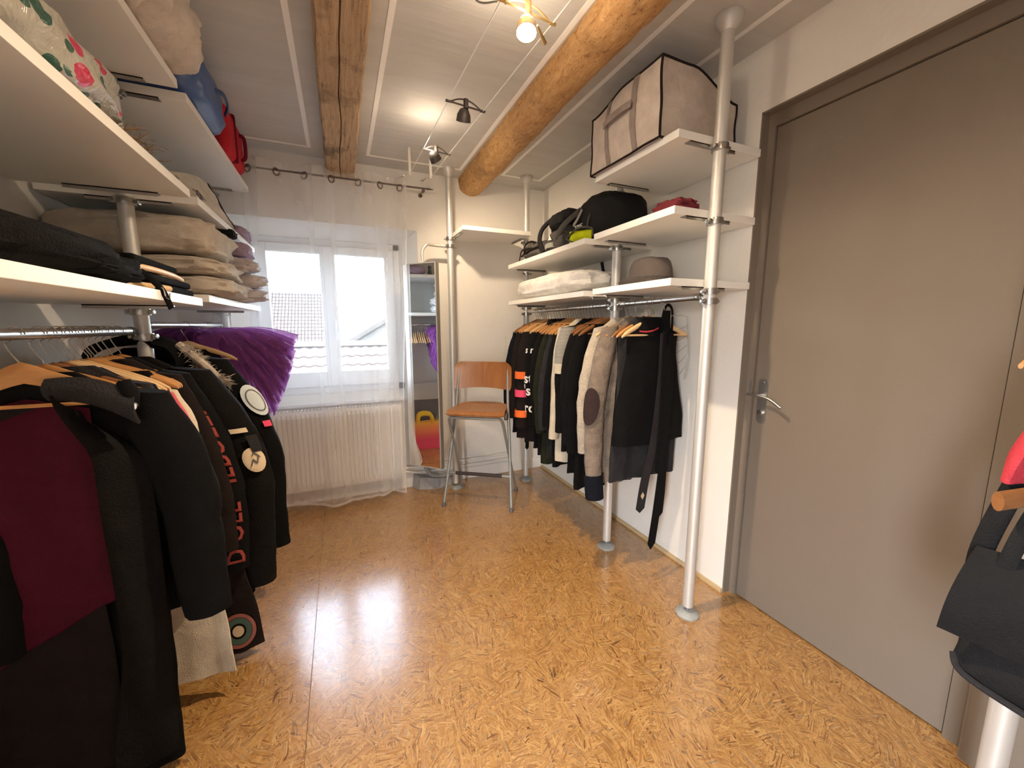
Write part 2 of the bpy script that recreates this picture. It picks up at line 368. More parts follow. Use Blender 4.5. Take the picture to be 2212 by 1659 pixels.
# door: frame, leaf, furniture
DX = 1.83
dr = empty('door_1', (DX, 0.87, 0)); struct(dr, 'flush taupe painted door in a shallow recess of the right wall')
obj('door_frame', MB().box((1.812, 1.262, 0), (1.87, 1.30, 2.325)).box((1.812, 0.42, 0), (1.87, 0.478, 2.325)).box((1.812, 0.478, 2.262), (1.87, 1.262, 2.325)).box((1.7695, 1.293, 0), (1.815, 1.3, 2.325)).box((1.7695, 0.42, 0), (1.815, 0.427, 2.325)).box((1.7695, 0.42, 2.317), (1.815, 1.3, 2.325)), M_door, dr, smooth=False)
leaf = obj('door_leaf', MB().rbox((DX-0.008, 0.482, 0.006), (DX+0.035, 1.258, 2.258), 0.002), M_door, dr, smooth=False)
xs = DX-0.008
pl = obj('door_handle', MB().add([(xs-0.006*s, 1.213 + 0.0215*math.cos(a)*1.0, c + 0.0215*math.sin(a)) for s in (0,1) for c, a0 in ((1.125, 0), (0.955, PI)) for a in [a0 + PI*k/8 for k in range(9)]],
        [tuple(range(18)), tuple(range(35,17,-1))] + [(i, (i+1)%18, 18+(i+1)%18, 18+i) for i in range(18)]), mat('satin_nickel', (0.50,0.51,0.50), 0.35, 0.9, var=0.05), dr, smooth=False)
pl['label'] = 'satin metal handle plate with curved lever'
lev = poly([(xs-0.045, 1.265, 1.068), (xs-0.05, 1.21, 1.072), (xs-0.05, 1.15, 1.062), (xs-0.05, 1.095, 1.032)], 6)
obj('lever', MB().tube(lev, [0.004]+[0.0065]*(len(lev)-2)+[0.0075], 10, sx=1.0).tube([(xs-0.004,1.213,1.07),(xs-0.05,1.213,1.07)], 0.008, 10), bpy.data.materials['satin_nickel'], pl)
obj('lock_cylinder', MB().lathe([(0.012,0),(0.012,-0.012),(0.004,-0.013)], 16, (xs-0.005, 1.213, 0.985), 'x'), M_clamp, pl)
obj('screw', MB().lathe([(0.005,0),(0.005,-0.003),(0.002,-0.0035)], 10, (xs-0.006, 1.213, 1.131), 'x'), M_clamp, pl)
obj('latch_slot', MB().box((1.8105, 1.268, 1.08), (1.8125, 1.276, 1.135)), M_cap, dr, smooth=False)
struct(obj('trim_7', MB().box((XR-0.004, YF, 0), (XR, 0.4195, 2.325)), M_door, org=(XR,0,0), smooth=False), 'taupe painted wall panel right of the door')
# strip of board along the right wall, plinth at the back wall
struct(obj('baseboard_right', MB().rbox((XR-0.014, 1.30, 0.0), (XR, YB, 0.022), 0.002), M_board_edge, org=(XR,2,0), smooth=False))
struct(obj('baseboard_back', MB().rbox((0.62, YB-0.016, 0), (XR, YB, 0.105), 0.004), M_wall, org=(1.2,YB,0), smooth=False))

# painted white lines on the ceiling: three open frames
def frame(name, x0, x1, y0, y1, w=0.024):
    z = ZC-0.002; mb = MB()
    mb.box((x0, y0, z), (x0+w, y1, ZC+0.001)); mb.box((x1-w, y0, z), (x1, y1, ZC+0.001)); mb.box((x0+w, y1-w, z), (x1-w, y1, ZC+0.001))
    struct(obj(name, mb, M_stripe, org=((x0+x1)/2, y1, ZC), smooth=False), 'white line painted round a ceiling panel')
frame('trim_3', -0.88, -0.106, YF, 3.20); frame('trim_4', 0.245, 0.948, YF, 3.185); frame('trim_5', 1.268, 1.625, YF, 3.155)

# ---------------------------------------------------------------- beams
def beam_mat(name, c1, c2, dark, stretch=(3.0,0.22,3.0), sc=22.0, mixf=0.75):
    m, nt, b = newmat(name); L = nt.links
    tc = _n(nt, 'ShaderNodeTexCoord'); mp = _n(nt, 'ShaderNodeMapping'); mp.inputs['Scale'].default_value = stretch; L.new(tc.outputs['Object'], mp.inputs[0])
    n1 = _n(nt, 'ShaderNodeTexNoise', Scale=sc, Detail=9.0, Roughness=0.72, Distortion=0.8); L.new(mp.outputs[0], n1.inputs['Vector'])
    n2 = _n(nt, 'ShaderNodeTexNoise', Scale=4.5, Detail=4.0, Roughness=0.6); L.new(tc.outputs['Object'], n2.inputs['Vector'])
    r1 = ramp(nt, [(0.30, dark), (0.43, c1), (0.75, c2)]); L.new(n1.outputs['Fac'], r1.inputs[0])
    r2 = ramp(nt, [(0.30, (0.32,0.30,0.30)), (0.47, (1,1,1))]); L.new(n2.outputs['Fac'], r2.inputs[0])
    mx = _n(nt, 'ShaderNodeMix', data_type='RGBA', blend_type='MULTIPLY'); mx.inputs[0].default_value = mixf; L.new(r1.outputs[0], mx.inputs[6]); L.new(r2.outputs[0], mx.inputs[7])
    # woodworm holes
    vo = _n(nt, 'ShaderNodeTexVoronoi', Scale=55.0); L.new(tc.outputs['Object'], vo.inputs['Vector'])
    lt = _n(nt, 'ShaderNodeMath', operation='LESS_THAN'); lt.inputs[1].default_value = 0.11; L.new(vo.outputs['Distance'], lt.inputs[0])
    m3 = _n(nt, 'ShaderNodeMix', data_type='RGBA'); L.new(lt.outputs[0], m3.inputs[0]); L.new(mx.outputs[2], m3.inputs[6]); m3.inputs[7].default_value = (0.05,0.028,0.015,1)
    L.new(m3.outputs[2], b.inputs['Base Color']); b.inputs['Roughness'].default_value = 0.75
    bp = _n(nt, 'ShaderNodeBump', Strength=0.7, Distance=0.01); L.new(n1.outputs['Fac'], bp.inputs['Height']); L.new(bp.outputs[0], b.inputs['Normal'])
    return m
M_beam1 = beam_mat('old_sawn_timber', (0.46,0.30,0.165), (0.68,0.49,0.31), (0.07,0.038,0.022), (3.4,0.20,3.4), 24.0, 0.8)
M_beam2 = beam_mat('old_round_timber', (0.50,0.265,0.095), (0.70,0.45,0.21), (0.15,0.07,0.028), (2.2,0.9,2.2), 20.0, 0.55)
def beam_sawn():
    prof = [(-0.096,0.125),(-0.097,0.06),(-0.096,0.012),(-0.086,0.001),(-0.06,0.0),(-0.03,0.0),(-0.004,0.0),(-0.001,0.02),(0.003,0.0),(0.03,0.0),(0.06,0.0),(0.086,0.001),(0.096,0.012),(0.097,0.06),(0.096,0.125)]
    rings = []; n = 150
    for i in range(n):
        y = lerp(YF, YB+0.01, i/(n-1)); q = []
        xc = 0.072 + 0.006*nz(0,y,0,1.1,2); cr = 0.014*nz(3,y,0,2.2,5)
        for k, (x, z) in enumerate(prof):
            xx = x + (cr if 6 <= k <= 8 else 0) + 0.005*nz(x,y,z,6,1); zz = z + (0.004*nz(x,y,z,9,3) if z < 0.1 else 0)
            q.append((xc+xx, y, 2.482+zz))
        rings.append(q)
    return MB().loft(rings, False, False)
tag(obj('ceiling_beam', beam_sawn(), M_beam1, org=(0.072,1,2.48)), 'square sawn timber beam with a long split, ending above the window', 'beam')
def beam_round():
    rings = []; n = 150; K = 22
    for i in range(n):
        y = lerp(YF, YB+0.01, i/(n-1)); q = []
        xc = 1.052 + 0.014*(y-1.2) + 0.012*nz(0,y,0,0.9,8); r = 0.108 + 0.012*nz(1,y,0,1.3,4)
        for k in range(K):
            a = PI*1.08*k/(K-1) - PI*0.04
            rr = r*(1+0.05*nz(math.cos(a),y*2.5,math.sin(a),1.6,6)+0.045*nz(math.cos(a),y*7,math.sin(a),3,9)+0.02*nz(math.cos(a),y*16,math.sin(a),6,3))
            q.append((xc - rr*math.cos(a), y, 2.60 - rr*1.12*math.sin(a)**0.8 if math.sin(a) > 0 else 2.605))
        rings.append(q)
    return MB().loft(rings, False, False)
tag(obj('ceiling_beam', beam_round(), M_beam2, org=(1.06,1,2.48)), 'rounded orange log beam running above the right clothes rail', 'beam')

# ---------------------------------------------------------------- window
wn = empty('window_1', (-0.055, 3.6, 0.84)); struct(wn, 'white two-casement window behind the net curtain')
Y0, Y1 = 3.575, 3.645
obj('window_frame', MB().rbox((-0.62,Y0+0.02,0.84),(-0.565,Y1,2.075),0.004).rbox((0.45,Y0+0.02,0.84),(0.505,Y1,2.075),0.004).rbox((-0.62,Y0+0.02,2.025),(0.505,Y1,2.075),0.004).rbox((-0.62,Y0+0.02,0.84),(0.505,Y1,0.90),0.004), M_upvc, wn, smooth=False)
M_glass = bpy.data.materials.new('window_glass'); M_glass.use_nodes = True
_g = M_glass.node_tree; _g.nodes.clear(); _o = _n(_g,'ShaderNodeOutputMaterial'); _mx = _n(_g,'ShaderNodeMixShader'); _t = _n(_g,'ShaderNodeBsdfTransparent'); _gl = _n(_g,'ShaderNodeBsdfGlossy'); _gl.inputs['Roughness'].default_value = 0.02
_fr = _n(_g,'ShaderNodeFresnel', IOR=1.45); _nx = _n(_g,'ShaderNodeTexNoise', Scale=2.0); _g.links.new(_nx.outputs['Fac'], _gl.inputs['Color']); _t.inputs[0].default_value = (0.93,0.96,0.96,1)
_g.links.new(_fr.outputs[0],_mx.inputs[0]); _g.links.new(_t.outputs[0],_mx.inputs[1]); _g.links.new(_gl.outputs[0],_mx.inputs[2]); _g.links.new(_mx.outputs[0],_o.inputs[0])
for i, (a, b, c, d) in enumerate(((-0.565,-0.058,-0.482,-0.118), (-0.056,0.45,-0.004,0.372))):
    z0, z1, p0, p1 = 0.90, 2.025, 1.022, 1.965
    sash = obj('casement', MB().rbox((a,Y0,z0),(c,Y1-0.005,z1),0.006).rbox((d,Y0,z0),(b,Y1-0.005,z1),0.006).rbox((c,Y0,p1),(d,Y1-0.005,z1),0.004).rbox((c,Y0,z0),(d,Y1-0.005,p0),0.004), M_upvc, wn, smooth=False)
    obj('pane', MB().box((c-0.004,3.612,p0-0.004),(d+0.004,3.618,p1+0.004)), M_glass, sash, smooth=False)
obj('astragal', MB().rbox((-0.092,Y0-0.012,0.905),(-0.03,Y0+0.002,2.02),0.005), M_upvc, wn, smooth=False)
hn = obj('window_handle', MB().rbox((-0.042,Y0-0.022,1.36),(-0.018,Y0-0.008,1.44),0.004).tube(poly([(-0.03,Y0-0.02,1.42),(-0.03,Y0-0.05,1.42),(-0.03,Y0-0.055,1.36),(-0.03,Y0-0.05,1.29)],5),0.008,8), M_upvc, wn)
struct(obj('trim_6', MB().rbox((-0.73,YB-0.015,0.775),(0.65,3.59,0.802),0.006), M_upvc, org=(0,YB,0.79), smooth=False), 'white window sill above the radiator')

# ---------------------------------------------------------------- outside: roofs seen through the panes
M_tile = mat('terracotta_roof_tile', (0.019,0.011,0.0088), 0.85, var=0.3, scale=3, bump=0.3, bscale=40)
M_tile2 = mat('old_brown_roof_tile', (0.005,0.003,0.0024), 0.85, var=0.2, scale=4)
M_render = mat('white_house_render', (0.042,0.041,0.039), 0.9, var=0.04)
rf = empty('tiled_roof', (0.3, 10.2, -1.6)); tag(rf, 'near roof of large sunlit pan tiles just below the window', 'roof')
pit = math.radians(33); cp, sp_ = math.cos(pit), math.sin(pit)
RZ, RY = 0.93, 10.6      # ridge height and distance
def roofpt(x, s, h): return (x, RY - s*cp - h*sp_, RZ - s*sp_ + h*cp)
obj('roof_deck', MB().add([roofpt(-4.2,0,-0.03), roofpt(4.8,0,-0.03), roofpt(4.8,4.3,-0.03), roofpt(-4.2,4.3,-0.03)], [(0,1,2,3)]).add([roofpt(-4.2,0,-0.03), roofpt(4.8,0,-0.03),(4.8,RY+3.4,-1.4),(-4.2,RY+3.4,-1.4)],[(0,3,2,1)]), M_tile2, rf, smooth=False)
obj('house_wall', MB().box((-4.0, 7.2, -6.0), (4.6, 13.8, -1.45)), M_render, rf, smooth=False)
tm = MB(); TW, TL = 0.225, 0.34
for j in range(2):
    q = []
    for k in range(9):
        u = k/8; h = 0.024*math.cos(u*2*PI)*(0.8) + 0.01
        q.append(Vector((u*TW*1.08, j*(TL*1.12), h + (0.0 if j == 0 else 0.035))))
    tm.v += [tuple(p) for p in q]
for k in range(8): tm.f.append((k, k+1, 9+k+1, 9+k))
tm.v += [(p[0], p[1], p[2]-0.016) for p in tm.v[9:18]]
for k in range(8): tm.f.append((9+k, 9+k+1, 18+k+1, 18+k))
Rm = Matrix(((1,0,0),(0,-cp,-sp_),(0,-sp_,cp)))
tile0 = None
for r in range(10):
    for c in range(22):
        x = -2.15 + c*TW + (0.0 if r % 2 == 0 else 0.0) + rnd.uniform(-0.006,0.006); s = 0.12 + r*TL
        P = Vector(roofpt(x, s, 0.0))
        if tile0 is None:
            tile0 = obj('roof_tile', tm, M_tile, rf, local=True, smooth='full'); t = tile0
        else: t = tile0.copy(); COL.objects.link(t); t.parent = rf
        t.matrix_basis = Matrix.Translation(P - ORG[rf.name]) @ Rm.to_4x4() @ Matrix.Rotation(rnd.uniform(-0.02,0.02), 4, 'Z')
rm_ = MB(); rm_.loft([[(i*0.42, 0.13*math.cos(PI*k/8)*(1+0.08*(i==0)), 0.11*math.sin(PI*k/8)*(1+0.12*(i==0))) for k in range(9)] for i in range(2)], False, False)
r0 = None
for c in range(13):
    if r0 is None: r0 = obj('ridge_tile', rm_, M_tile, rf, local=True, smooth='full'); t = r0
    else: t = r0.copy(); COL.objects.link(t); t.parent = rf
    t.location = Vector((-2.3 + c*0.40, RY, RZ-0.02)) - ORG[rf.name]
# far roof: tiles too small to pick apart
rf2 = empty('tiled_roof', (-2.5, 30, -4)); tag(rf2, 'far steep roof of small brown tiles with a skylight', 'roof')
p2 = math.radians(42); c2, s2 = math.cos(p2), math.sin(p2)
FY, FZ = 31.0, 3.65
def far(x, s, h=0.0): return (x, FY - s*c2 - h*s2, FZ - s*s2 + h*c2)
obj('roof_deck', MB().add([far(-9,0,-0.06), far(-0.12,0,-0.06), far(-0.12,9.5,-0.06), far(-9,9.5,-0.06)], [(0,1,2,3)]), M_tile2, rf2, smooth=False)
obj('house_wall', MB().box((-8.8, 24.5, -8), (-0.3, 36, -2.6)).add([(-0.3,24.5,-2.6),(-0.3,36,-2.6),(-0.3,FY,FZ-0.1)],[(0,1,2)]), M_render, rf2, smooth=False)
ft = MB()
for r in range(28):
    for c in range(46):
        x = -8.9 + c*0.191; s = r*0.325
        if 17 <= r <= 22 and -3.12 < x + 0.1 < -1.95: continue
        ft.add([far(x,s,0.0), far(x+0.06,s,0.05), far(x+0.15,s,0.05), far(x+0.18,s,0.0), far(x,s+0.33,0.04), far(x+0.06,s+0.35,0.10), far(x+0.15,s+0.35,0.10), far(x+0.18,s+0.33,0.04)], [(0,1,5,4),(1,2,6,5),(2,3,7,6)])
st = obj('roof_tiles', ft, M_tile, rf2, smooth=False); st['kind'] = 'stuff'
sk = obj('skylight', MB().add([far(-3.1,5.5,0.12), far(-1.97,5.5,0.12), far(-1.97,7.45,0.12), far(-3.1,7.45,0.12)], [(0,1,2,3)]), mat('pale_skylight_glass', (0.032,0.042,0.043), 0.2), rf2, smooth=False)
obj('skylight_frame', MB().tube([far(-3.1,5.5,0.12), far(-1.97,5.5,0.12), far(-1.97,7.45,0.12), far(-3.1,7.45,0.12), far(-3.1,5.5,0.12)], 0.07, 6), mat('grey_zinc', (0.05,0.05,0.052), 0.5), sk, smooth=False)
hs = empty('white_house', (3.6, 27, -5)); tag(hs, 'white rendered house with a sloping eave behind the near roof', 'building')
obj('wall', MB().add([(0.9,27,-6),(9,27,-6),(9,27,5.2),(0.9,27,0.35),(0.9,36,-6),(9,36,-6),(9,36,5.2),(0.9,36,0.35)], [(0,1,2,3),(0,3,7,4),(4,7,6,5)]), M_render, hs, smooth=False)
obj('roof', MB().add([(0.3,26.4,0.15),(9,26.4,5.35),(9,36,5.35),(0.3,36,0.15),(0.3,26.4,0.42),(9,26.4,5.62),(9,36,5.62),(0.3,36,0.42)], [(0,3,2,1),(4,5,6,7),(0,1,5,4),(0,4,7,3)]), M_tile2, hs, smooth=False)
gm = tag(obj('ground', MB().box((-60,6,-6.2),(60,90,-6.0)), mat('pale_ground', (0.4,0.4,0.38), 0.9), org=(0,30,-6), smooth=False), 'pale ground far below the window', 'ground'); gm['kind'] = 'structure'
# ================================================================ pole racks
def pole(x, y, clamps, label, group='floor-to-ceiling rack poles'):
    t = empty('rack_pole', (x, y, 0)); tag(t, label, 'pole', group)
    obj('tube', MB().lathe([(0.025,0.045),(0.025,2.55)], 24, (x,y,0)), M_alu, t)
    obj('foot', MB().lathe([(0.054,0.0),(0.054,0.006),(0.046,0.014),(0.02,0.018),(0.012,0.022)], 28, (x,y,0)), M_foot, t)
    obj('spindle', MB().lathe([(0.007,0.02),(0.007,0.05),(0.012,0.05),(0.012,0.055)], 12, (x,y,0)), M_chrome, t)
    obj('ceiling_plate', MB().lathe([(0.02,2.53),(0.028,2.55),(0.05,2.575),(0.052,2.599)], 28, (x,y,0)), M_alu, t)
    for z in clamps:
        c = MB().lathe([(0.026,-0.013),(0.033,-0.013),(0.034,0.0),(0.033,0.013),(0.026,0.013)], 24, (x,y,z))
        for s in (-1,1):
            c.rbox((x-0.045 if s<0 else x+0.028, y-0.011, z-0.009), (x-0.028 if s<0 else x+0.045, y+0.011, z+0.009), 0.003)
            c.lathe([(0.006,-0.017),(0.006,0.017)], 10, (x+s*0.038,y,z), 'y')
        obj('clamp', c, M_clamp, t)
    return t
RX = 1.478
pole(RX, 1.259, (2.118,1.829,1.542,1.500), 'nearest aluminium rack pole, standing beside the taupe door')
pole(RX, 1.904, (2.118,1.829,1.542,1.494), 'aluminium rack pole between the two right clothes rails')
pole(RX, 3.105, (2.078,1.829,1.542,1.494), 'rack pole in the far right corner behind the striped sleeves')
pole(0.845, 3.19, (2.078,2.02), 'back wall rack pole holding the swivel mirror')
pole(RX, 0.297, (1.542,1.494), 'rack pole at the right picture edge below the black handbag')
LX = -0.72
pole(LX, 2.035, (2.250,1.868,1.455,1.358), 'left rack pole between purple tutu and dark coats')
pole(LX, 3.285, (2.250,1.868,1.477,1.38), 'far left rack pole beside the window')
pole(LX, 0.815, (2.250,1.868,1.455,1.358), 'left rack pole nearest the viewer')

def shelf(x0, x1, y0, y1, top, px, label, axis='y', th=0.031):
    t = empty('shelf_board', ((x0+x1)/2, (y0+y1)/2, top-th)); tag(t, label, 'shelf', 'white rack shelves')
    obj('board', MB().rbox((x0,y0,top-th),(x1,y1,top), 0.0018), M_shelf, t, smooth=False)
    for e in (0,1):
        if axis == 'y':
            yb = (y0+0.004, y0+0.034) if e == 0 else (y1-0.034, y1-0.004)
            mb = MB().box((px-0.13, yb[0], top-th-0.004), (px+0.13, yb[1], top-th)).box((px-0.13, yb[0], top-th-0.014), (px+0.13, yb[0]+0.003, top-th))
        else:
            xb = (x0+0.004, x0+0.034) if e == 0 else (x1-0.034, x1-0.004)
            mb = MB().box((xb[0], px-0.1, top-th-0.004), (xb[1], px+0.1, top-th)).box((xb[0], px-0.1, top-th-0.014), (xb[0]+0.003, px+0.1, top-th))
        obj('bracket', mb, M_clamp, t, smooth=False)
    return t
shelf(1.28,1.765,1.287,1.848,2.170,RX,'short top shelf under the cream storage bag')
shelf(1.28,1.765,1.287,1.848,1.881,RX,'short middle shelf with the crumpled maroon cloth')
shelf(1.28,1.765,1.287,1.848,1.594,RX,'short lower shelf carrying the grey felt hat')
shelf(1.28,1.765,1.935,3.03,1.879,RX,'long shelf holding the black backpacks')
shelf(1.28,1.765,1.935,3.03,1.592,RX,'long shelf with the white pillow above the right rail')
shelf(0.874,1.43,2.92,3.34,2.128,3.13,'small empty shelf on the back wall beside the round beam','x')
LF = -0.5
shelf(-0.985,LF,0.88,1.975,1.509,LX,'left shelf with the black jacket heap, nearest the viewer')
shelf(-0.985,LF,2.068,3.245,1.530,LX,'left shelf under the folded cream quilts by the window')
shelf(-0.985,LF,0.88,1.975,1.920,LX,'left shelf with the spotted plastic bag')
shelf(-0.985,LF,2.068,3.245,1.920,LX,'left shelf behind it with the white tote and small ornaments')
shelf(-0.985,LF,0.88,1.975,2.305,LX,'highest left shelf carrying the white pillow')
shelf(-0.985,LF,2.068,3.245,2.305,LX,'highest left shelf carrying the blue and red bags')

def rail(x, y0, y1, z0, z1, label):
    t = empty('clothes_rail', (x, (y0+y1)/2, min(z0,z1))); tag(t, label, 'clothes rail', 'steel clothes rails')
    obj('rail_tube', MB().tube([(x,y0+0.01,z0),(x,y1-0.01,z1)], 0.0145, 20), M_rail, t)
    for y, z, s in ((y0,z0,1),(y1,z1,-1)):
        obj('end_cap', MB().lathe([(0.0155,0),(0.0165,0.004*s),(0.0165,0.03*s),(0.0148,0.032*s)], 20, (x,y,z), 'y'), M_cap if x < 0 else M_clamp, t)
        obj('clamp_arm', MB().rbox((x-0.008,min(y,y-s*0.03),z-0.02),(x+0.008,max(y,y-s*0.03)+0.0,z+0.004),0.003), M_clamp, t)
RZr, LZ1, LZ2 = 1.516, 1.380, 1.403
rail(RX, 1.30, 1.872, RZr+0.006, RZr, 'short right clothes rail near the taupe door')
rail(RX, 1.938, 3.07, RZr, RZr-0.004, 'long right clothes rail full of hangers')
rail(RX, -0.75, 0.262, RZr, RZr, 'right clothes rail behind the hanging black handbag')
rail(LX-0.02, 0.85, 2.0, LZ1, LZ1, 'left clothes rail with the dark coats')
rail(LX-0.02, 2.07, 3.25, LZ2, LZ2, 'left clothes rail with the purple tutu')
# ================================================================ cable light
WZ = 2.43
def wx(y, side): return lerp(0.537, 0.507, (y-1.4)/1.5) if side < 0 else lerp(0.735, 0.652, (y-1.4)/1.5)
M_wire = mat('bare_steel_wire', (0.80,0.76,0.68), 0.3, 0.8, var=0.05)
M_lampdark = mat('dark_lamp_metal', (0.10,0.09,0.085), 0.45, 0.6, var=0.1)
M_brass = mat('gilt_lamp_metal', (0.62,0.45,0.22), 0.3, 0.9, var=0.08)
M_bulb_on = emit('lit_halogen_bulb', (1.0,0.80,0.50), 60.0)
M_bulb_off = mat('unlit_bulb_glass', (0.55,0.52,0.48), 0.15)
for s, nm in ((-1,'left'),(1,'right')):
    y1 = 2.93
    t = empty('light_cable', (wx(1.4,s), 1.4, WZ)); tag(t, 'bare %s wire of the ceiling cable light' % nm, 'cable', 'wires of the ceiling cable light')
    obj('wire', MB().tube([(wx(YF,s), YF+0.05, WZ+0.02), (wx(0.6,s),0.6,WZ), (wx(y1,s), y1, WZ)], 0.0022, 6), M_wire, t)
    ye = 3.28; xe = 0.505 if s < 0 else 0.672
    obj('tensioner', MB().tube([(wx(y1,s), y1, WZ), (lerp(wx(y1,s),xe,0.7), lerp(y1,ye,0.7), 2.50)], 0.0012, 6).tube([(lerp(wx(y1,s),xe,0.7), lerp(y1,ye,0.7), 2.50), (xe, YB-0.01, 2.535)], 0.004, 8), M_clamp, t)
    obj('wall_hook', MB().lathe([(0.012,0),(0.012,-0.008),(0.005,-0.01),(0.004,-0.03)], 12, (xe, YB, 2.535), 'y'), M_clamp, t)
    tag(obj('wire_spacer', MB().rbox((wx(y1,s)-0.009, y1-0.006, WZ-0.008), (wx(y1,s)+0.009, y1+0.006, ZC), 0.003), mat('white_spacer_plastic_'+nm, (0.75,0.73,0.68), 0.5), org=(wx(y1,s),y1,WZ), smooth=False), '%s white stick carrying a light wire below the ceiling' % nm, 'spacer', 'sticks of the ceiling cable light')
def spot(y, head, aim, on, label, arch=True, metal=None, feed=False, power=1.0, beam=(165,1.0)):
    metal = metal or M_lampdark
    t = empty('cable_spotlight', (head[0], y, WZ)); tag(t, label, 'spotlight', 'spots of the ceiling cable light')
    a, b = Vector((wx(y,-1), y-0.012, WZ)), Vector((wx(y,1), y+0.012, WZ)); c = (a+b)/2
    obj('crossbar', MB().tube([a,b], 0.004, 8).tube([a+Vector((-0.012,0,0)), a+Vector((0.014,0,0))], 0.006, 8).tube([b+Vector((-0.014,0,0)), b+Vector((0.012,0,0))], 0.006, 8), metal, t)
    if arch:
        obj('arch', MB().tube(bez(a+(c-a)*0.12, c+Vector((0,0,0.055)), b+(c-b)*0.12, 14), 0.0035, 8), metal, t)
    h = Vector(head); d = Vector(aim).normalized()
    obj('socket', MB().tube([c+Vector((0,0,0.03)), c+Vector((0,0,-0.012))], 0.012, 12).tube([c+Vector((0,0,-0.01)), h-d*0.03], 0.005, 8), metal, t)
    q = d.to_track_quat('Z','Y').to_matrix()
    def cup(prof, n=24):
        rings = [[h + q @ Vector((r*math.cos(2*PI*k/n), r*math.sin(2*PI*k/n), z)) for k in range(n)] for r, z in prof]
        return MB().loft(rings, True)
    shell = MB()
    n = 24
    prof = [(0.007,-0.042),(0.020,-0.036),(0.032,-0.014),(0.0345,0.009),(0.0355,0.013),(0.033,0.013),(0.030,-0.006)]
    shell.loft([[h + q @ Vector((r*math.cos(2*PI*k/n), r*math.sin(2*PI*k/n), z)) for k in range(n)] for r, z in prof], False)
    obj('lamp_head', shell, metal, t)
    obj('bulb', cup([(0.030,0.003),(0.028,0.0085),(0.015,0.0115),(0.002,0.012)]), M_bulb_on if on else M_bulb_off, t)
    if on:
        ld = bpy.data.lights.new('spot_light', 'SPOT'); ld.energy = LAMP_W*power; ld.color = LAMP_COL; ld.spot_size = math.radians(beam[0]); ld.spot_blend = beam[1]; ld.shadow_soft_size = 0.022
        lo = bpy.data.objects.new('spot_light', ld); COL.objects.link(lo); lo.parent = t
        lo.location = h + d*0.022 - Vector(t.location); lo.rotation_euler = d.to_track_quat('-Z','Y').to_euler()
    if on:                                            # the dichroic reflector also lets light out at the back
        pl_ = bpy.data.lights.new('bulb_glow', 'POINT'); pl_.energy = LAMP_W*power*GLOW; pl_.color = (1.0, 0.80, 0.58); pl_.shadow_soft_size = 0.03
        pq = bpy.data.objects.new('bulb_glow', pl_); COL.objects.link(pq); pq.parent = t; pq.location = h - d*0.055 - Vector(t.location)
    if feed:
        obj('feed_cable', MB().tube(poly([(0.30,1.05,ZC-0.01),(0.38,1.22,2.47),(0.45,1.33,2.415),(wx(y,-1)-0.01,y,WZ)],8), 0.0028, 6).tube(poly([(wx(y,-1)+0.02,y,WZ),(0.54,1.28,2.50),(0.55,1.20,ZC-0.002)],6), 0.004, 6), M_lampdark, t)
        obj('connector', MB().tube([(wx(y,1)-0.055,y+0.02,WZ-0.015),(wx(y,1)+0.01,y+0.09,WZ-0.012)], [0.003,0.009], 8), M_brass, t)
    return t
spot(1.335, (0.625,1.318,2.365), (-0.12,-0.25,-1.0), True, 'brightly lit cable spotlight nearest the viewer', True, M_brass, True, 1.25)
spot(1.965, (0.608,1.985,2.385), (0.05,0.5,-0.75), False, 'unlit dark cable spotlight in the middle of the wires')
spot(2.51, (0.585,2.50,2.385), (0.75,0.55,-0.9), True, 'lit cable spotlight nearest the window', True, M_lampdark, False, 0.34, (118,0.75))
spot(0.25, (0.66,0.25,2.385), (0.15,0.1,-1.0), True, 'lit cable spotlight above the viewer, outside the picture', True, M_lampdark, False, 0.15)

# ================================================================ radiator under the window
rd = empty('radiator', (-0.05, 3.29, 0.12)); tag(rd, 'white ribbed panel radiator under the window', 'radiator')
M_rad = mat('white_radiator_enamel', (0.80,0.79,0.76), 0.4, var=0.02)
rx0, rx1, rz0, rz1, ryf = -0.53, 0.425, 0.135, 0.762, 3.262
def rad_panel():
    mb = MB(); nr = 30; cols = []
    for i in range(nr):
        x = rx0 + (rx1-rx0)*i/nr; w = (rx1-rx0)/nr
        for fx, d in ((0.02,0.0),(0.12,-0.011),(0.68,-0.011),(0.78,0.0)): cols.append((x+fx*w, d))
    cols.append((rx1, 0.0)); vs = []; fs = []
    zs = [(rz0,0.006),(rz0+0.02,0.0),(rz0+0.05,1.0),(rz1-0.05,1.0),(rz1-0.02,0.0),(rz1,0.006)]
    for x, d in cols:
        for z, k in zs: vs.append((x, ryf + (d*k if k in (0.0,1.0) else k), z))
    m = len(zs)
    for i in range(len(cols)-1):
        for j in range(m-1): fs.append((i*m+j,(i+1)*m+j,(i+1)*m+j+1,i*m+j+1))
    return mb.add(vs, fs)
obj('front_panel', rad_panel(), M_rad, rd, smooth=False)
obj('casing', MB().box((rx0,ryf+0.004,rz0),(rx0+0.004,3.335,rz1)).box((rx1-0.004,ryf+0.004,rz0),(rx1,3.335,rz1)).box((rx0,3.325,rz0),(rx1,3.335,rz1)), M_rad, rd, smooth=False)
g = MB()
for i in range(40): 
    x = rx0+0.012+(rx1-rx0-0.024)*i/39; g.box((x-0.004,ryf+0.006,rz1-0.008),(x+0.004,3.33,rz1+0.004))
obj('top_grille', g.box((rx0,ryf+0.004,rz1-0.004),(rx0+0.006,3.335,rz1+0.004)).box((rx1-0.006,ryf+0.004,rz1-0.004),(rx1,3.335,rz1+0.004)), M_rad, rd, smooth=False)
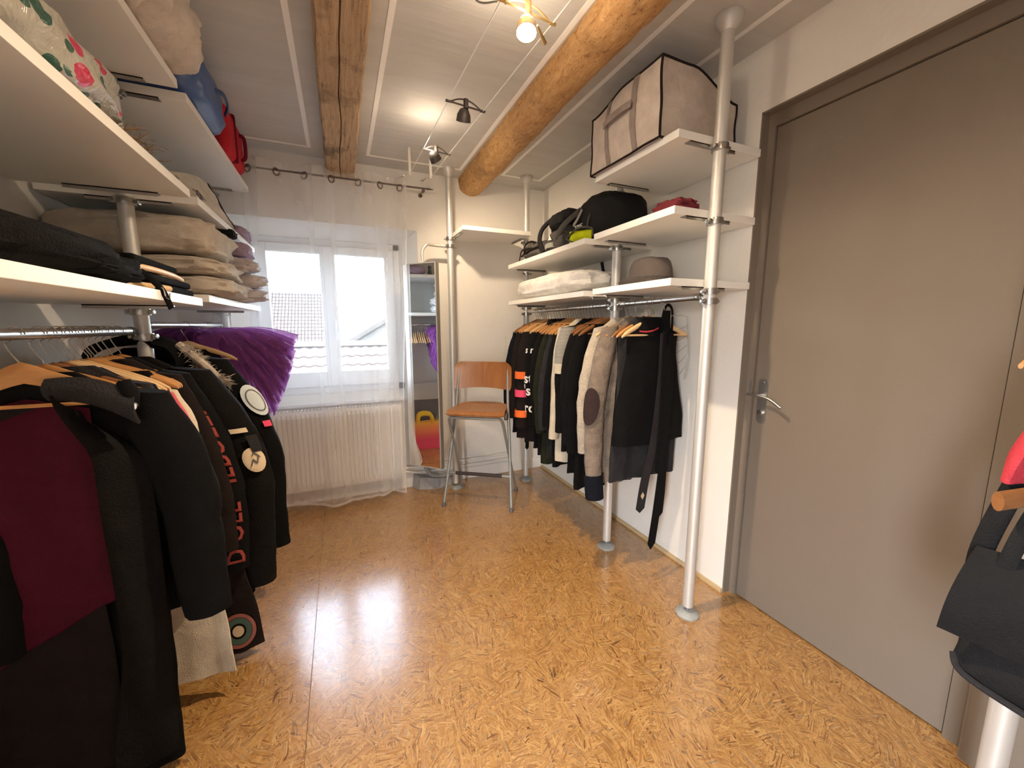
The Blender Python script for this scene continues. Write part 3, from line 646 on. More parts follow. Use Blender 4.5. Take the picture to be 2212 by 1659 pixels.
obj('thermostat_valve', MB().lathe([(0.012,0.03),(0.02,0.0),(0.028,-0.006),(0.03,-0.05),(0.022,-0.062),(0.008,-0.063)], 20, (-0.575,3.285,0.70), 'y').tube([(-0.575,3.30,0.70),(rx0+0.01,3.30,0.70)],0.01,8), M_rad, rd)
for k, (z, x1) in enumerate(((0.185,1.40),(0.135,1.42))):
    p = tag(obj('heating_pipe', MB().tube(poly([(0.43,3.30,0.20-0.03*k),(0.55,3.315,z+0.005),(0.70,3.325,z),(x1,3.332,z+0.004)],5), 0.009, 10), M_rad, org=(0.9,3.32,z)), '%s white heating pipe along the back wall behind the stool' % ('upper','lower')[k], 'pipe', 'heating pipes on the back wall')
blk = empty('pipe_plinth', (0.72, 3.28, 0)); tag(blk, 'low grey concrete plinth on the floor below the mirror', 'plinth')
obj('concrete', MB().add([(0.50,3.345,0),(0.545,3.27,0),(0.70,3.225,0),(0.80,3.26,0),(0.93,3.33,0),(0.93,3.345,0),(0.51,3.345,0.12),(0.56,3.285,0.10),(0.70,3.25,0.085),(0.80,3.275,0.07),(0.92,3.332,0.055),(0.92,3.345,0.055)],
    [(5,4,3,2,1,0),(6,7,8,9,10,11),(0,1,7,6),(1,2,8,7),(2,3,9,8),(3,4,10,9),(4,5,11,10),(5,0,6,11)]), mat('rough_grey_concrete', (0.33,0.33,0.33), 0.9, var=0.15, scale=25, bump=0.5, bscale=60), blk, smooth=False)
obj('pipe_bend', MB().tube(poly([(0.60,3.30,0.30),(0.605,3.29,0.20),(0.64,3.262,0.13),(0.72,3.252,0.105),(0.84,3.285,0.09)],6), 0.017, 10), M_dado, blk)

# ================================================================ net curtain on its rod
RY_, RZ_ = 3.235, 2.437
rod = empty('curtain_rod', (0.0, RY_, RZ_)); tag(rod, 'thin steel curtain rod above the window', 'curtain rod')
M_rodm = mat('dull_brown_steel', (0.13,0.10,0.09), 0.4, 0.3, var=0.08)
obj('rod', MB().tube([(-0.92,RY_,RZ_-0.004),(0.70,RY_,RZ_+0.008)], 0.0065, 10), M_rodm, rod)
obj('finial', MB().tube([(0.69,RY_,RZ_+0.008),(0.705,RY_,RZ_+0.008),(0.735,RY_,RZ_+0.008)], [0.009,0.007,0.002], 10), M_rodm, rod)
for x in (0.655, -0.86):
    obj('wall_bracket', MB().tube([(x,RY_,RZ_+0.004),(x,YB-0.005,RZ_-0.01)], 0.005, 8).lathe([(0.016,0),(0.016,-0.008)], 14, (x,YB,RZ_-0.01), 'y').lathe([(0.012,-0.012),(0.012,0.012)],12,(x,RY_,RZ_-0.012),'y'), M_rodm, rod)
cu = empty('net_curtain', (-0.15, RY_, 0.05)); tag(cu, 'sheer white net curtain hanging in front of window and radiator', 'curtain')
RINGS = [-0.76,-0.60,-0.495,-0.33,-0.163,0.007,0.186,0.337,0.48]
XE0, XE1 = -0.84, 0.525
def wave(x):
    # fabric runs behind the rod between the 4th and 5th ring, in front between the 5th and 6th, and so on
    R = [XE0-0.08]+RINGS+[XE1+0.08]
    for i in range(len(R)-1):
        if R[i] <= x <= R[i+1]:
            s = 1 if i % 2 == 0 else -1
            return s*math.sin(PI*(x-R[i])/(R[i+1]-R[i]))
    return 0.0
def curt(u, v):
    x = lerp(XE0, XE1, u); zt = RZ_ + 0.062; zb = 0.045 + 0.035*nz(x*2.2,0,0,1.4,3) + 0.03*sm((0.0-x)/0.5)
    if x > 0.2: zb = lerp(zb, 0.035, sm((x-0.2)/0.2))
    z = lerp(zt, zb, v); k = math.exp(-v*3.5)
    xe = x + (-0.085*sm((x-0.1)/0.4))*sm(v*1.3) + 0.01*nz(x*3,v*2,0,1.0,4)
    y = RY_ + 0.030*wave(x)*(0.25+0.75*k)
    y += -0.02 + (0.02*math.sin(x*17+1.0)+0.012*math.sin(x*31+v*2))*(0.15+0.85*v)*0.8 + 0.0042*math.sin(x*62+1.5*math.sin(x*9)+v)*(0.35+0.65*v)
    y += 0.02*(1-sm(v*6))
    if v > 0.80:                                  # gathers and slumps near the floor
        f = sm((v-0.80)/0.2); y += -0.05*f*(0.5+nz(x*5,v*3,0,1.3,9)) - 0.07*f*f*math.exp(-((x-0.0)/0.22)**2)
        xe += 0.03*f*nz(x*4,v*4,2,1.2,2)
    return (xe, y, z)
M_net = sheer('white_net', (0.96,0.95,0.96), 0.205, 0.35)
obj('net', MB().grid(curt, 260, 70), M_net, cu, smooth='full')
obj('hem', MB().grid(lambda u, v: curt(u, 0.992+0.008*v), 260, 3).grid(lambda u, v: curt(0.994+0.006*v, u), 90, 3), sheer('white_net_hem', (0.93,0.92,0.93), 0.5, 0.45), cu, smooth='full')
for i, x in enumerate(RINGS):
    Mr = Matrix.Rotation(math.radians(38 if i % 2 else -38), 3, 'Z')
    obj('grommet', MB().torus((x, RY_+0.001, RZ_-0.010), 0.0225, 0.0045, 'y', 24, 8, Mr), M_rodm, cu)

# ================================================================ mirror on a swivel arm
mr = empty('swivel_mirror', (0.62, 3.16, 0.24)); tag(mr, 'tall narrow mirror on a bent arm of the back pole', 'mirror')
mn = Vector((-0.735,-0.678,0)); mu = Vector((0.678,-0.735,0)); mc = Vector((0.578,3.135,0)); mw = 0.155
def mp_(u, d, z): p = mc + mu*u - mn*d; return (p.x, p.y, z)
def mbox(u0,u1,d0,d1,z0,z1):
    return MB().add([mp_(u,d,z) for z in (z0,z1) for (u,d) in ((u0,d0),(u1,d0),(u1,d1),(u0,d1))], [(0,3,2,1),(4,5,6,7),(0,1,5,4),(1,2,6,5),(2,3,7,6),(3,0,4,7)])
M_mirror = mat('silvered_glass', (0.90,0.93,0.92), 0.0, 1.0, var=0.004)
obj('back_panel', mbox(-mw,mw,0.004,0.045,0.245,1.872), mat('grey_mirror_case', (0.24,0.215,0.185), 0.6, 0.2, var=0.04), mr, smooth=False)
fr = mbox(-mw,-mw+0.007,-0.002,0.006,0.245,1.872)
for a in ((mw-0.007,mw,-0.002,0.006,0.245,1.872),(-mw,mw,-0.002,0.006,0.245,0.252),(-mw,mw,-0.002,0.006,1.865,1.872)): b = mbox(*a); fr.add(b.v, b.f)
obj('rim', fr, M_alu, mr, smooth=False)
obj('mirror_glass', mbox(-mw+0.007,mw-0.007,0.0,0.004,0.252,1.865), M_mirror, mr, smooth=False)
ab = Vector(mp_(0.02,0.03,1.87))
obj('arm', MB().tube(poly([ab, ab+Vector((0,0.0,0.09)), (ab.x+0.035,ab.y+0.003,2.012), (ab.x+0.09,3.185,2.02), (0.80,3.19,2.02)],7), 0.0125, 12), M_alu, mr)
obj('arm_joint', MB().rbox((0.775,3.18,2.008),(0.812,3.20,2.032),0.004), M_clamp, mr)
obj('strap', MB().box((0.71,3.10,0.78),(0.722,3.125,1.02)).box((0.715,3.105,0.60),(0.728,3.125,0.80)), M_black, mr, smooth=False)

# ================================================================ bar stool
st_ = empty('bar_stool', (0.96, 2.90, 0)); tag(st_, 'folding bar stool with brown wooden seat and grey tube legs', 'stool')
su = Vector((0.829,-0.561,0)); sf = Vector((-0.561,-0.829,0)); fc = Vector((0.885,2.728,0))
def S(a, b, z): p = fc + su*a - sf*b; return Vector((p.x, p.y, z))     # a: to its right as seen, b: towards its back
M_leg = mat('silver_lacquer_tube', (0.33,0.34,0.33), 0.45, 0.45, var=0.06)
W_stool = wood('red_brown_veneer', (0.235,0.085,0.026), (0.40,0.175,0.06), 'z', 8, 0.32)
for s in (-1,1):
    A = poly([S(s*0.268,0.0,0.012), S(s*0.243,0.085,0.34), S(s*0.222,0.15,0.62), S(s*0.208,0.185,0.80), S(s*0.20,0.225,1.00), S(s*0.198,0.24,1.10)],6)
    obj('front_leg', MB().tube(A, 0.0115, 12), M_leg, st_)
    B = poly([S(s*0.15,-0.035,0.722), S(s*0.192,-0.02,0.718), S(s*0.207,0.01,0.67), S(s*0.212,0.10,0.52), S(s*0.225,0.28,0.20), S(s*0.235,0.385,0.012)],6)
    obj('rear_leg', MB().tube(B, 0.0105, 12), M_leg, st_)
    for b, z, a in ((0.0,0,0.268),(0.385,0,0.235)):
        p = S(s*a,b,0); obj('foot_cap', MB().lathe([(0.017,0.0),(0.018,0.008),(0.0135,0.026),(0.0125,0.036)], 14, (p.x,p.y,0)), M_cap, st_)
    p = S(s*0.212,0.145,0.70)
    obj('hinge_plate', MB().tube([S(s*0.20,0.10,0.715), S(s*0.222,0.10,0.715)], [0.03,0.03], 14), M_cap, st_)
fr_ = MB().tube([S(-0.25,0.062,0.255), S(0.25,0.062,0.255)], 0.0105, 12)
ft_ = obj('footrest', fr_, M_leg, st_); obj('grip_sleeve', MB().tube([S(-0.185,0.062,0.255), S(0.185,0.062,0.255)], 0.0135, 12), mat('dark_brown_rubber', (0.035,0.025,0.025), 0.5), ft_)
obj('seat_rail', MB().tube([S(-0.16,-0.035,0.722), S(0.16,-0.035,0.722)], 0.0105, 10), M_leg, st_)
def seat(u, v):
    a = (u-0.5)*2; wv = lerp(0.222, 0.195, v); aa = a*wv; r = max(0.0, abs(a)-0.8)/0.2
    b = lerp(-0.06, 0.325, v); b = b + (0.03*r*r if v < 0.5 else -0.10*abs(a)**3*sm((v-0.5)*2))
    z = 0.768 - 0.012*math.sin(PI*v)*(1-a*a*0.6) + (0.006 if v > 0.9 else 0) - 0.022*sm((0.12-v)/0.12)
    return S(aa, b, z)
sm_ = MB().sheet(seat, 25, 19, 0.013); obj('seat', sm_, W_stool, st_)
def back(u, v):
    a = (u-0.5)*2; z = lerp(0.895, 1.115, v); hw = 0.232
    c = 0.055; dz = 0
    if v > 0.5: t = (v-0.5)/0.5; w = hw - 0.05*max(0,(t-0.45)/0.55)**2.2
    else: t = (0.5-v)/0.5; w = hw - 0.012*max(0,(t-0.6)/0.4)**2
    z += 0.018*(1-a*a)*(1-v)
    return S(a*w, 0.245 - 0.028*(abs(a)**2) + 0.02*(v-0.5), z)
obj('backrest', MB().sheet(back, 25, 15, 0.012), W_stool, st_)
# ================================================================ hangers
def arm_pts(w, drop, n=9):
    out = []
    for i in range(2*n+1):
        a = (i-n)/n; x = a*w; k = abs(a)
        z = -0.010 - drop*(0.30*k + 0.70*k**1.7) + (0.012*math.exp(-(k/0.16)**2))
        out.append((x, 0.0, z))
    return out
def make_hanger(material, bar, w=0.215, drop=0.078, hk=1.0):
    t = empty('clothes_hanger', (0,0,0))
    P = arm_pts(w, drop); rings = []
    for i, p in enumerate(P):
        k = abs(p[0])/w; hh = lerp(0.017*hk, 0.0115, k) if k < 0.98 else 0.006; tt = lerp(0.006, 0.0095, k**2) if k < 0.98 else 0.005
        bend = 0.022*k*k                                 # the shoulders curve forward
        rings.append([(p[0], -bend + tt*math.cos(2*PI*q/10), p[2] + hh*math.sin(2*PI*q/10)) for q in range(10)])
    obj('shoulder', MB().loft(rings, True), material, t, local=True)
    if bar: obj('bar', MB().tube([(-w*0.86,-0.016,-drop-0.004), (w*0.86,-0.016,-drop-0.004)], 0.0048, 8), material, t, local=True)
    return t
def make_hook(h, lean):
    """steel hook: a stem, an S bend and a loop over the rail, whose axis lies h above the hanger's neck"""
    R = 0.0172; pts = [(0,0,0.0), (0,0,0.024), (lean*0.3,0,0.036)]
    pts += [(lean,0,h-R-0.010)]
    for k in range(13):
        a = math.radians(-62 + 250*k/12); pts.append((math.cos(a)*R*(1 if lean >= 0 else -1), 0, h + math.sin(a)*R))
    return MB().tube(poly(pts, 3), 0.0017, 6)
HPROTO = {}
def hanger(x, y, zr, tone, label, bar=True, rz=0.0, h=0.088, lean=0.012, group='wooden hangers', w=0.215, hk=1.0):
    key = (tone, bar, round(h,3), lean > 0, w, hk)
    mt = {'light': W_light, 'orange': W_orange, 'brown': W_brown}[tone]
    if key not in HPROTO:
        t = make_hanger(mt, bar, w, hk=hk); obj('hook', make_hook(h, lean), M_chrome, t, local=True); HPROTO[key] = t
    else: t = copy_tree(HPROTO[key])
    t.location = (x, y, zr - h); t.rotation_euler = (0, 0, rz); ORG[t.name] = Vector(t.location)
    tag(t, label, 'hanger', group); return t

# ================================================================ garments
class G: pass
def garment(name, label, cat, x, y, z, w=0.205, L=0.68, hem=0.225, th=0.020, drop=0.088, neck=0.085, m=None, sl=None, rz=0.0, seed=0, fold=0.012, group=None, hemdrop=0.0, lean=0.0, dz=0.012):
    """a garment hanging on a hanger whose neck is at (x, y, z); local x runs across the rail.
    sl = dict(len, rx, ry, out, m, swing, sides)"""
    z += dz; t = empty(name, (x, y, z), rz); tag(t, label, cat, group); g = G(); g.t = t; g.sl = {}; ws = 1 if x > 0 else -1; lim = 0.278 if x > 0 else 0.245   # side towards the wall and room left there
    rings = []; NR, N = 26, 40
    for i in range(NR):
        q = i/(NR-1); s = L*(q**1.25)
        if s < drop: k = s/drop; hw = neck + (w-neck)*k; tk = lerp(0.014, th, k); kb = 0.0
        else: kb = (s-drop)/(L-drop); hw = lerp(w, hem, sm(kb)) - 0.012*math.sin(PI*min(1,kb*1.4)); tk = th*(1.0+0.45*kb)
        A = fold*(0.15+0.85*kb); row = []
        for k in range(N):
            a = 2*PI*k/N; ca, sa = math.cos(a), math.sin(a)
            px = hw*(abs(ca)**0.75)*(1 if ca >= 0 else -1); py = tk*(abs(sa)**0.8)*(1 if sa >= 0 else -1)
            py += A*math.sin(px/hw*7.5 + seed*1.7 + kb*1.5) + 0.7*A*math.sin(px/hw*13.0 + seed*2.9) + 0.010*nz(px,s,py*3,9,seed)*min(1,s/0.1)
            px += 0.012*nz(px,s,py,5,seed+3)*kb + lean*s
            pz = -s - (0.012*nz(px*4,seed,0,1.5) + hemdrop*px/hw)*kb*kb - 0.004
            if px*ws > lim: px = ws*lim
            row.append((px, py, pz))
        rings.append(row)
    body = obj('body', MB().loft(rings, True), m, t, local=True); g.body = body; g.rings = rings
    if sl:
        for side in sl.get('sides', (-1,1)):
            ln, rx, ry, out = sl['len'], sl.get('rx',0.058), sl.get('ry',0.034), sl.get('out',0.03)
            if side == ws: out = min(out, lim - w - rx - 0.012)
            sw = sl.get('swing',0.0); sr = []
            NS, n = 20, 20
            def cen(q, side=side, out=out): return (side*(w-0.035 + (0.035+out)*math.sin(min(1,q*1.6)*PI/2) + 0.012*math.sin(q*PI*1.3+seed)) + lean*(drop+ln*q), sw*q*q, -drop*0.62 - ln*q)
            def rad(q): return (lerp(rx*0.75, rx, sm(q*5))*lerp(1.0, 0.72, q), lerp(ry*0.7, ry, sm(q*5))*lerp(1.0, 0.85, q))
            for i in range(NS):
                q = i/(NS-1); c = cen(q); r = rad(q); row = []
                for k in range(n):
                    a = 2*PI*k/n
                    wr = 1 + 0.10*nz(math.cos(a)*1.2, q*7, math.sin(a)*1.2, 1.7, seed+side) + 0.05*math.sin(q*26+a*2+seed)*math.exp(-((q-0.5)/0.16)**2)
                    row.append((c[0]+r[0]*math.cos(a)*wr, c[1]+r[1]*math.sin(a)*wr, c[2] + 0.10*drop*math.cos(a)*(1-q)*(-side)))
                sr.append(row)
            sp = obj('sleeve', MB().loft(sr, True), sl.get('m', m), t, local=True); g.sl[side] = (sp, cen, rad)
    return g
def on_sleeve(g, side, q0, q1, a0, a1, nu=8, nv=5, off=0.003, fn=None):
    """patch lying on a sleeve; q runs down the sleeve, a (degrees) around it (0 = +x)"""
    sp, cen, rad = g.sl[side]
    def f(u, v):
        q = lerp(q0,q1,v); a = math.radians(lerp(a0,a1,u))
        if fn: q, a = fn(u, v)
        c = cen(q); r = rad(q); kk = 1.13
        return (c[0]+(r[0]*kk+off)*math.cos(a), c[1]+(r[1]*kk+off)*math.sin(a), c[2])
    return MB().grid(f, nu, nv)
def disc_on_sleeve(g, side, qc, ac, ra, rq, off=0.004, n=20):
    sp, cen, rad = g.sl[side]; vs = []; fs = []
    def f(q, a):
        c = cen(q); r = rad(q); a = math.radians(a); return (c[0]+(r[0]*1.13+off)*math.cos(a), c[1]+(r[1]*1.13+off)*math.sin(a), c[2])
    for j in range(5):
        for k in range(n): vs.append(f(qc + rq*j/4*math.cos(2*PI*k/n), ac + ra*j/4*math.sin(2*PI*k/n)))
    for j in range(4):
        for k in range(n): fs.append((j*n+k, j*n+(k+1)%n, (j+1)*n+(k+1)%n, (j+1)*n+k))
    return MB().add(vs, fs)
def text_mesh(body, size=0.05, shear=0.0):
    cu_ = bpy.data.curves.new('lettering', 'FONT'); cu_.body = body; cu_.size = size; cu_.align_x = 'CENTER'; cu_.align_y = 'CENTER'; cu_.resolution_u = 2; cu_.offset = size*0.02
    o = bpy.data.objects.new('lettering', cu_); COL.objects.link(o)
    dg = bpy.context.evaluated_depsgraph_get(); me = bpy.data.meshes.new_from_object(o.evaluated_get(dg))
    r = ([v.co.copy() for v in me.vertices], [tuple(p.vertices) for p in me.polygons])
    bpy.data.objects.remove(o); bpy.data.curves.remove(cu_); bpy.data.meshes.remove(me); return r
def text_on_sleeve(g, side, body, qc, ac, size, turn=0, off=0.005, flip=1):
    sp, cen, rad = g.sl[side]; vs, fs = text_mesh(body, size); out = []
    L = 0.62
    for v in vs:
        u, w_ = v.x, v.y
        if turn: u, w_ = -w_*turn, u*turn
        q = qc - w_/L; c = cen(q); r = rad(q); rm = (r[0]+r[1])/2*1.13
        a = math.radians(ac) + flip*u/rm
        out.append((c[0]+(r[0]*1.13+off)*math.cos(a), c[1]+(r[1]*1.13+off)*math.sin(a), c[2]))
    return MB().add(out, fs)
M_wht = mat('white_print', (0.80,0.78,0.74), 0.7, var=0.04)
M_redp = mat('red_print', (0.30,0.042,0.032), 0.7, var=0.1)
M_orangeb = mat('orange_band', (0.90,0.16,0.02), 0.7, var=0.06)
M_pinkb = mat('pink_band', (0.85,0.07,0.17), 0.7, var=0.06)
M_patch = mat('cream_patch', (0.66,0.54,0.38), 0.8, var=0.05)
M_patch2 = mat('pale_blue_patch', (0.62,0.70,0.74), 0.8, var=0.05)
M_fur = mat('pale_fur', (0.50,0.43,0.36), 0.9, var=0.3, scale=40)
def collar(g, m, r=0.075, h=0.045, z=-0.005, ry=0.032, name='collar'):
    mb = MB(); rings = []
    for i in range(5):
        q = i/4; rings.append([(r*(1+0.25*(1-q))*math.cos(2*PI*k/24), ry*(1+0.5*(1-q))*math.sin(2*PI*k/24), z - 0.02 + (h+0.02)*q - 0.012*abs(math.cos(2*PI*k/24))) for k in range(24)])
    return obj(name, mb.loft(rings, False), m, g.t, local=True)

HZ = 0.088
# ---------------------------------------------------------------- right rack, short rail (nearest first)
zn = RZr + 0.003 - HZ
def RH(y, tone, label, **kw): return hanger(RX, y, RZr+0.002, tone, label, rz=kw.pop('rz', 0.0), lean=-0.012, group='wooden hangers on the right rails', **kw)
gR = 'clothes on the right rails'
SLV = dict(len=0.60, rx=0.055, ry=0.032, out=0.02)
# black waistcoat, seen from the front
g = garment('waistcoat', 'black waistcoat nearest the viewer on the short right rail', 'waistcoat', RX, 1.585, zn, w=0.165, L=0.66, hem=0.235, th=0.022, neck=0.06, m=M_black, seed=1, group=gR, fold=0.008)
obj('lining_edge', MB().tube(bez((-0.11,-0.026,-0.075),(-0.05,-0.034,-0.085),(0.0,-0.034,-0.060),8), 0.004, 6), M_red, g.t, local=True)
obj('hanger_loop', MB().tube(poly([(0.035,-0.03,-0.10),(0.03,-0.03,0.00),(0.055,-0.03,0.055),(0.09,-0.03,0.03),(0.095,-0.03,-0.08)],5), 0.008, 8, sx=0.35), M_black2, g.t, local=True)
RH(1.585,'light','pale hanger inside the black waistcoat')
g = garment('dress_shirt', 'charcoal shirt hanging just behind the black waistcoat', 'shirt', RX, 1.625, zn, w=0.19, L=0.86, hem=0.22, th=0.018, m=M_char, seed=2, group=gR); RH(1.625,'orange','orange hanger inside the charcoal shirt')
g = garment('trousers', 'black trousers folded over a hanger beside the tweed cardigan', 'trousers', RX, 1.66, zn-0.055, w=0.17, L=0.62, hem=0.18, th=0.014, neck=0.13, drop=0.03, m=M_black2, seed=3, group=gR); RH(1.66,'brown','dark stained hanger holding the black trousers')
# tie hanger of bent wire with ties
th_ = empty('tie_rack', (RX+0.03, 1.525, RZr-0.05)); tag(th_, 'bent wire tie hanger on the short right rail', 'tie hanger')
obj('wire_frame', MB().tube(poly([(RX+0.005,1.525,RZr-0.018),(RX+0.012,1.525,RZr-0.05),(RX+0.03,1.525,RZr-0.07),(RX+0.15,1.525,RZr-0.072),(RX+0.165,1.525,RZr-0.10),(RX+0.185,1.525,RZr-0.27),(RX+0.17,1.525,RZr-0.40)],4), 0.0018, 6).torus((RX,1.525,RZr+0.001), 0.017, 0.0017, 'y', 20, 6), M_chrome, th_)
for k in range(5):
    z = RZr-0.13-0.052*k; obj('tie_bar', MB().tube([(RX+0.06,1.50-0.012*k,z-0.02),(RX+0.175,1.525,z+0.012)], 0.0017, 6), M_chrome, th_)
def strip(name, label, pts, wdt, m, cat='tie', tip=None, group=None, roll=(1,0,0)):
    P = poly(pts, 5); t = empty(name, P[0]); tag(t, label, cat, group); rings = []; n = len(P)
    ax = Vector(roll)
    for i, p in enumerate(P):
        q = i/(n-1); w_ = wdt*lerp(0.6,1.0,sm(q*1.2)) if q < 0.965 else wdt*(1-q)/0.035*0.98
        w_ = max(w_, 0.002)
        rings.append([p - ax*w_/2 + Vector((0,-0.002,0)), p + ax*w_/2 + Vector((0,-0.002,0)), p + ax*w_/2 + Vector((0,0.002,0)), p - ax*w_/2 + Vector((0,0.002,0))])
    obj('band', MB().loft(rings, True), m, t); 
    if tip:
        p = P[-4]; obj('tip_lining', MB().add([(p.x-0.013,p.y-0.0035,p.z+0.002),(p.x,p.y-0.0035,p.z+0.022),(p.x+0.013,p.y-0.0035,p.z+0.002),(p.x,p.y-0.0035,p.z-0.020)],[(0,1,2,3)]), tip, t, smooth=False)
    return t
M_tipl = mat('beige_tie_lining', (0.50,0.40,0.27), 0.7)
gT = 'ties over the black waistcoat'
strip('necktie', 'patterned dark tie showing a beige tip lining', [(1.475,1.512,1.36),(1.47,1.508,1.1),(1.445,1.508,0.80),(1.40,1.508,0.60),(1.375,1.508,0.43)], 0.055, cloth('dark_striped_silk',(0.022,0.02,0.022),0.5), 'tie', M_tipl, gT)
strip('necktie', 'longest plain black tie, almost reaching the floor strip', [(1.52,1.505,1.36),(1.515,1.50,1.0),(1.505,1.50,0.7),(1.485,1.50,0.45),(1.455,1.50,0.21)], 0.05, M_black, 'tie', None, gT)
strip('necktie', 'shorter narrow black tie right of the longest one', [(1.55,1.515,1.34),(1.545,1.512,1.0),(1.53,1.512,0.7),(1.525,1.512,0.52),(1.515,1.512,0.38)], 0.04, M_black2, 'tie', None, gT)
strip('scarf', 'thin black scarf looped over the tie hanger', [(1.50,1.52,1.47),(1.495,1.506,1.25),(1.50,1.503,1.0),(1.50,1.503,0.82),(1.49,1.503,0.62)], 0.07, M_black, 'scarf', None, None)
# tweed cardigan with elbow patch
g = garment('cardigan', 'taupe tweed cardigan with a dark oval elbow patch', 'cardigan', RX, 1.715, zn, w=0.215, L=0.90, hem=0.23, th=0.022, m=M_taupe, sl=dict(len=0.79, rx=0.068, ry=0.040, out=0.045, swing=-0.03), seed=4, group=gR)
obj('elbow_patch', disc_on_sleeve(g,-1,0.52,212,52,0.125,0.004), cloth('dark_brown_suede',(0.040,0.026,0.026)), g.sl[-1][0], local=True)
obj('cuff', on_sleeve(g,-1,0.99,1.16,0,360,24,5,0.001), M_navy, g.sl[-1][0], local=True); RH(1.715,'orange','orange hanger inside the tweed cardigan')
g = garment('jacket', 'pale beige knitted jacket left of the tweed cardigan', 'jacket', RX, 1.80, zn, w=0.215, L=0.93, hem=0.225, th=0.020, m=M_beige, sl=dict(len=0.70, rx=0.062, ry=0.034, out=0.03, swing=0.0), seed=5, group=gR); RH(1.80,'light','pale hanger inside the beige knitted jacket')
RH(1.76,'brown','dark stained hanger between the beige jacket and the tweed cardigan')
# ---------------------------------------------------------------- right rack, long rail
def top(y, label, m, L=0.92, slen=0.66, seed=0, tone='orange', cat='sweater', name=None, hl=None, rx=0.054, **kw):
    g = garment(name or cat.replace(' ','_'), label, cat, RX, y, zn, w=kw.pop('w',0.21), L=L, hem=0.222, th=0.019, m=m, neck=kw.pop('neck',0.12), dz=kw.pop('dz',-0.022), sl=dict(len=slen, rx=rx, ry=kw.pop('ry',0.032), out=0.025, m=kw.pop('ms',m), swing=kw.pop('swing',0.0)), seed=seed, group=gR, **kw)
    RH(y, tone, hl or 'wooden hanger inside the ' + label); return g
top(1.965,'black coat just behind the middle pole', M_black, 1.0, 0.72, 6, 'brown', 'coat', hl='brown hanger in the black coat behind the middle pole')
top(2.025,'black fleece between the coat and the striped sleeve', M_black2, 0.93, 0.68, 7, 'brown', 'fleece', hl='brown hanger in the black fleece')
g = top(2.105,'black jumper with a striped shoulder and white arm band', M_black, 0.84, 0.66, 8, 'brown', 'jumper', rx=0.056, ry=0.042, neck=0.085, dz=0.012, hl='brown hanger in the striped shoulder jumper')
M_strp = mat('black_white_stripes', (0.5,0.5,0.5), 0.8)
nt = M_strp.node_tree; wv_ = _n(nt,'ShaderNodeTexWave', Scale=38.0); wv_.bands_direction = 'Z'; tc_ = _n(nt,'ShaderNodeTexCoord'); nt.links.new(tc_.outputs['Object'], wv_.inputs['Vector'])
rp_ = ramp(nt, [(0.46,(0.018,0.018,0.018)),(0.54,(0.58,0.55,0.50))]); nt.links.new(wv_.outputs['Fac'], rp_.inputs[0]); nt.links.new(rp_.outputs[0], nt.nodes['Principled BSDF'].inputs['Base Color'])
obj('striped_shoulder', on_sleeve(g,-1,0.0,0.34,0,360,24,10,0.002), M_strp, g.sl[-1][0], local=True)
obj('arm_band', on_sleeve(g,-1,0.34,0.43,0,360,24,4,0.003), M_cream, g.sl[-1][0], local=True)
g = top(2.175,'cream jacket with its long front edge showing', M_cream, 0.93, 0.72, 9, 'light', 'jacket', rx=0.05, neck=0.085, dz=0.012, hl='pale hanger in the cream jacket')
top(2.245,'black jersey next to the cream jacket', M_black, 0.95, 0.62, 10, 'orange', 'jersey', hl='orange hanger in the black jersey')
top(2.31,'charcoal cardigan between black tops', M_char, 0.92, 0.66, 11, 'orange', 'cardigan', hl='orange hanger in the charcoal cardigan')
top(2.375,'dark olive cable-knit sweater', M_green, 0.98, 0.70, 12, 'orange', 'sweater', hl='orange hanger in the olive sweater')
top(2.44,'black hooded jacket beside the olive sweater', M_black2, 0.93, 0.66, 13, 'brown', 'jacket', hl='brown hanger in the black hooded jacket')
g = top(2.52,'black sweatshirt with white letters down the sleeve', M_black, 0.90, 0.68, 14, 'orange', 'sweatshirt', rx=0.062, ry=0.045, hl='orange hanger in the lettered sweatshirt')
for s_, q_ in (('s n',0.19),('st',0.485),("'s,",0.615),('rd',0.80)):
    obj('lettering', text_on_sleeve(g,-1,s_,q_,218,0.095 if q_ > 0.3 else 0.06), M_wht, g.sl[-1][0], local=True, smooth=False)
collar(g, M_black2, 0.10, 0.05, -0.01, 0.05, 'hood')
g = top(2.66,'brown-black sweatshirt with orange and pink sleeve bands', M_brownblk, 0.90, 0.72, 15, 'orange', 'sweatshirt', rx=0.078, ry=0.055, hl='orange hanger in the banded sweatshirt')
for q0, mt in ((0.41,M_orangeb),(0.60,M_pinkb),(0.815,M_orangeb)): obj('sleeve_band', on_sleeve(g,-1,q0,q0+0.075,120,290,14,4,0.004), mt, g.sl[-1][0], local=True)
obj('neck_fleece', MB().tube(bez((-0.18,-0.03,-0.085),(-0.10,-0.05,-0.11),(0.0,-0.04,-0.10),8), [0.02,0.03,0.034,0.034,0.03,0.03,0.026,0.02], 10), M_black, g.t, local=True)
g = top(2.80,'black coat with an upturned collar near the far corner', M_brownblk, 0.90, 0.68, 16, 'orange', 'coat', rx=0.070, ry=0.045, hl='orange hanger in the far black coat')
g = top(2.90,'dark jacket with pale piping, farthest on the long right rail', M_navy, 0.88, 0.66, 17, 'brown', 'jacket', rx=0.062, ry=0.04, hl='brown hanger in the farthest dark jacket')
obj('piping', MB().tube([(-0.285,-0.01,-0.10-0.06*k) for k in range(8)], 0.004, 6), M_cream, g.t, local=True)
k = 0
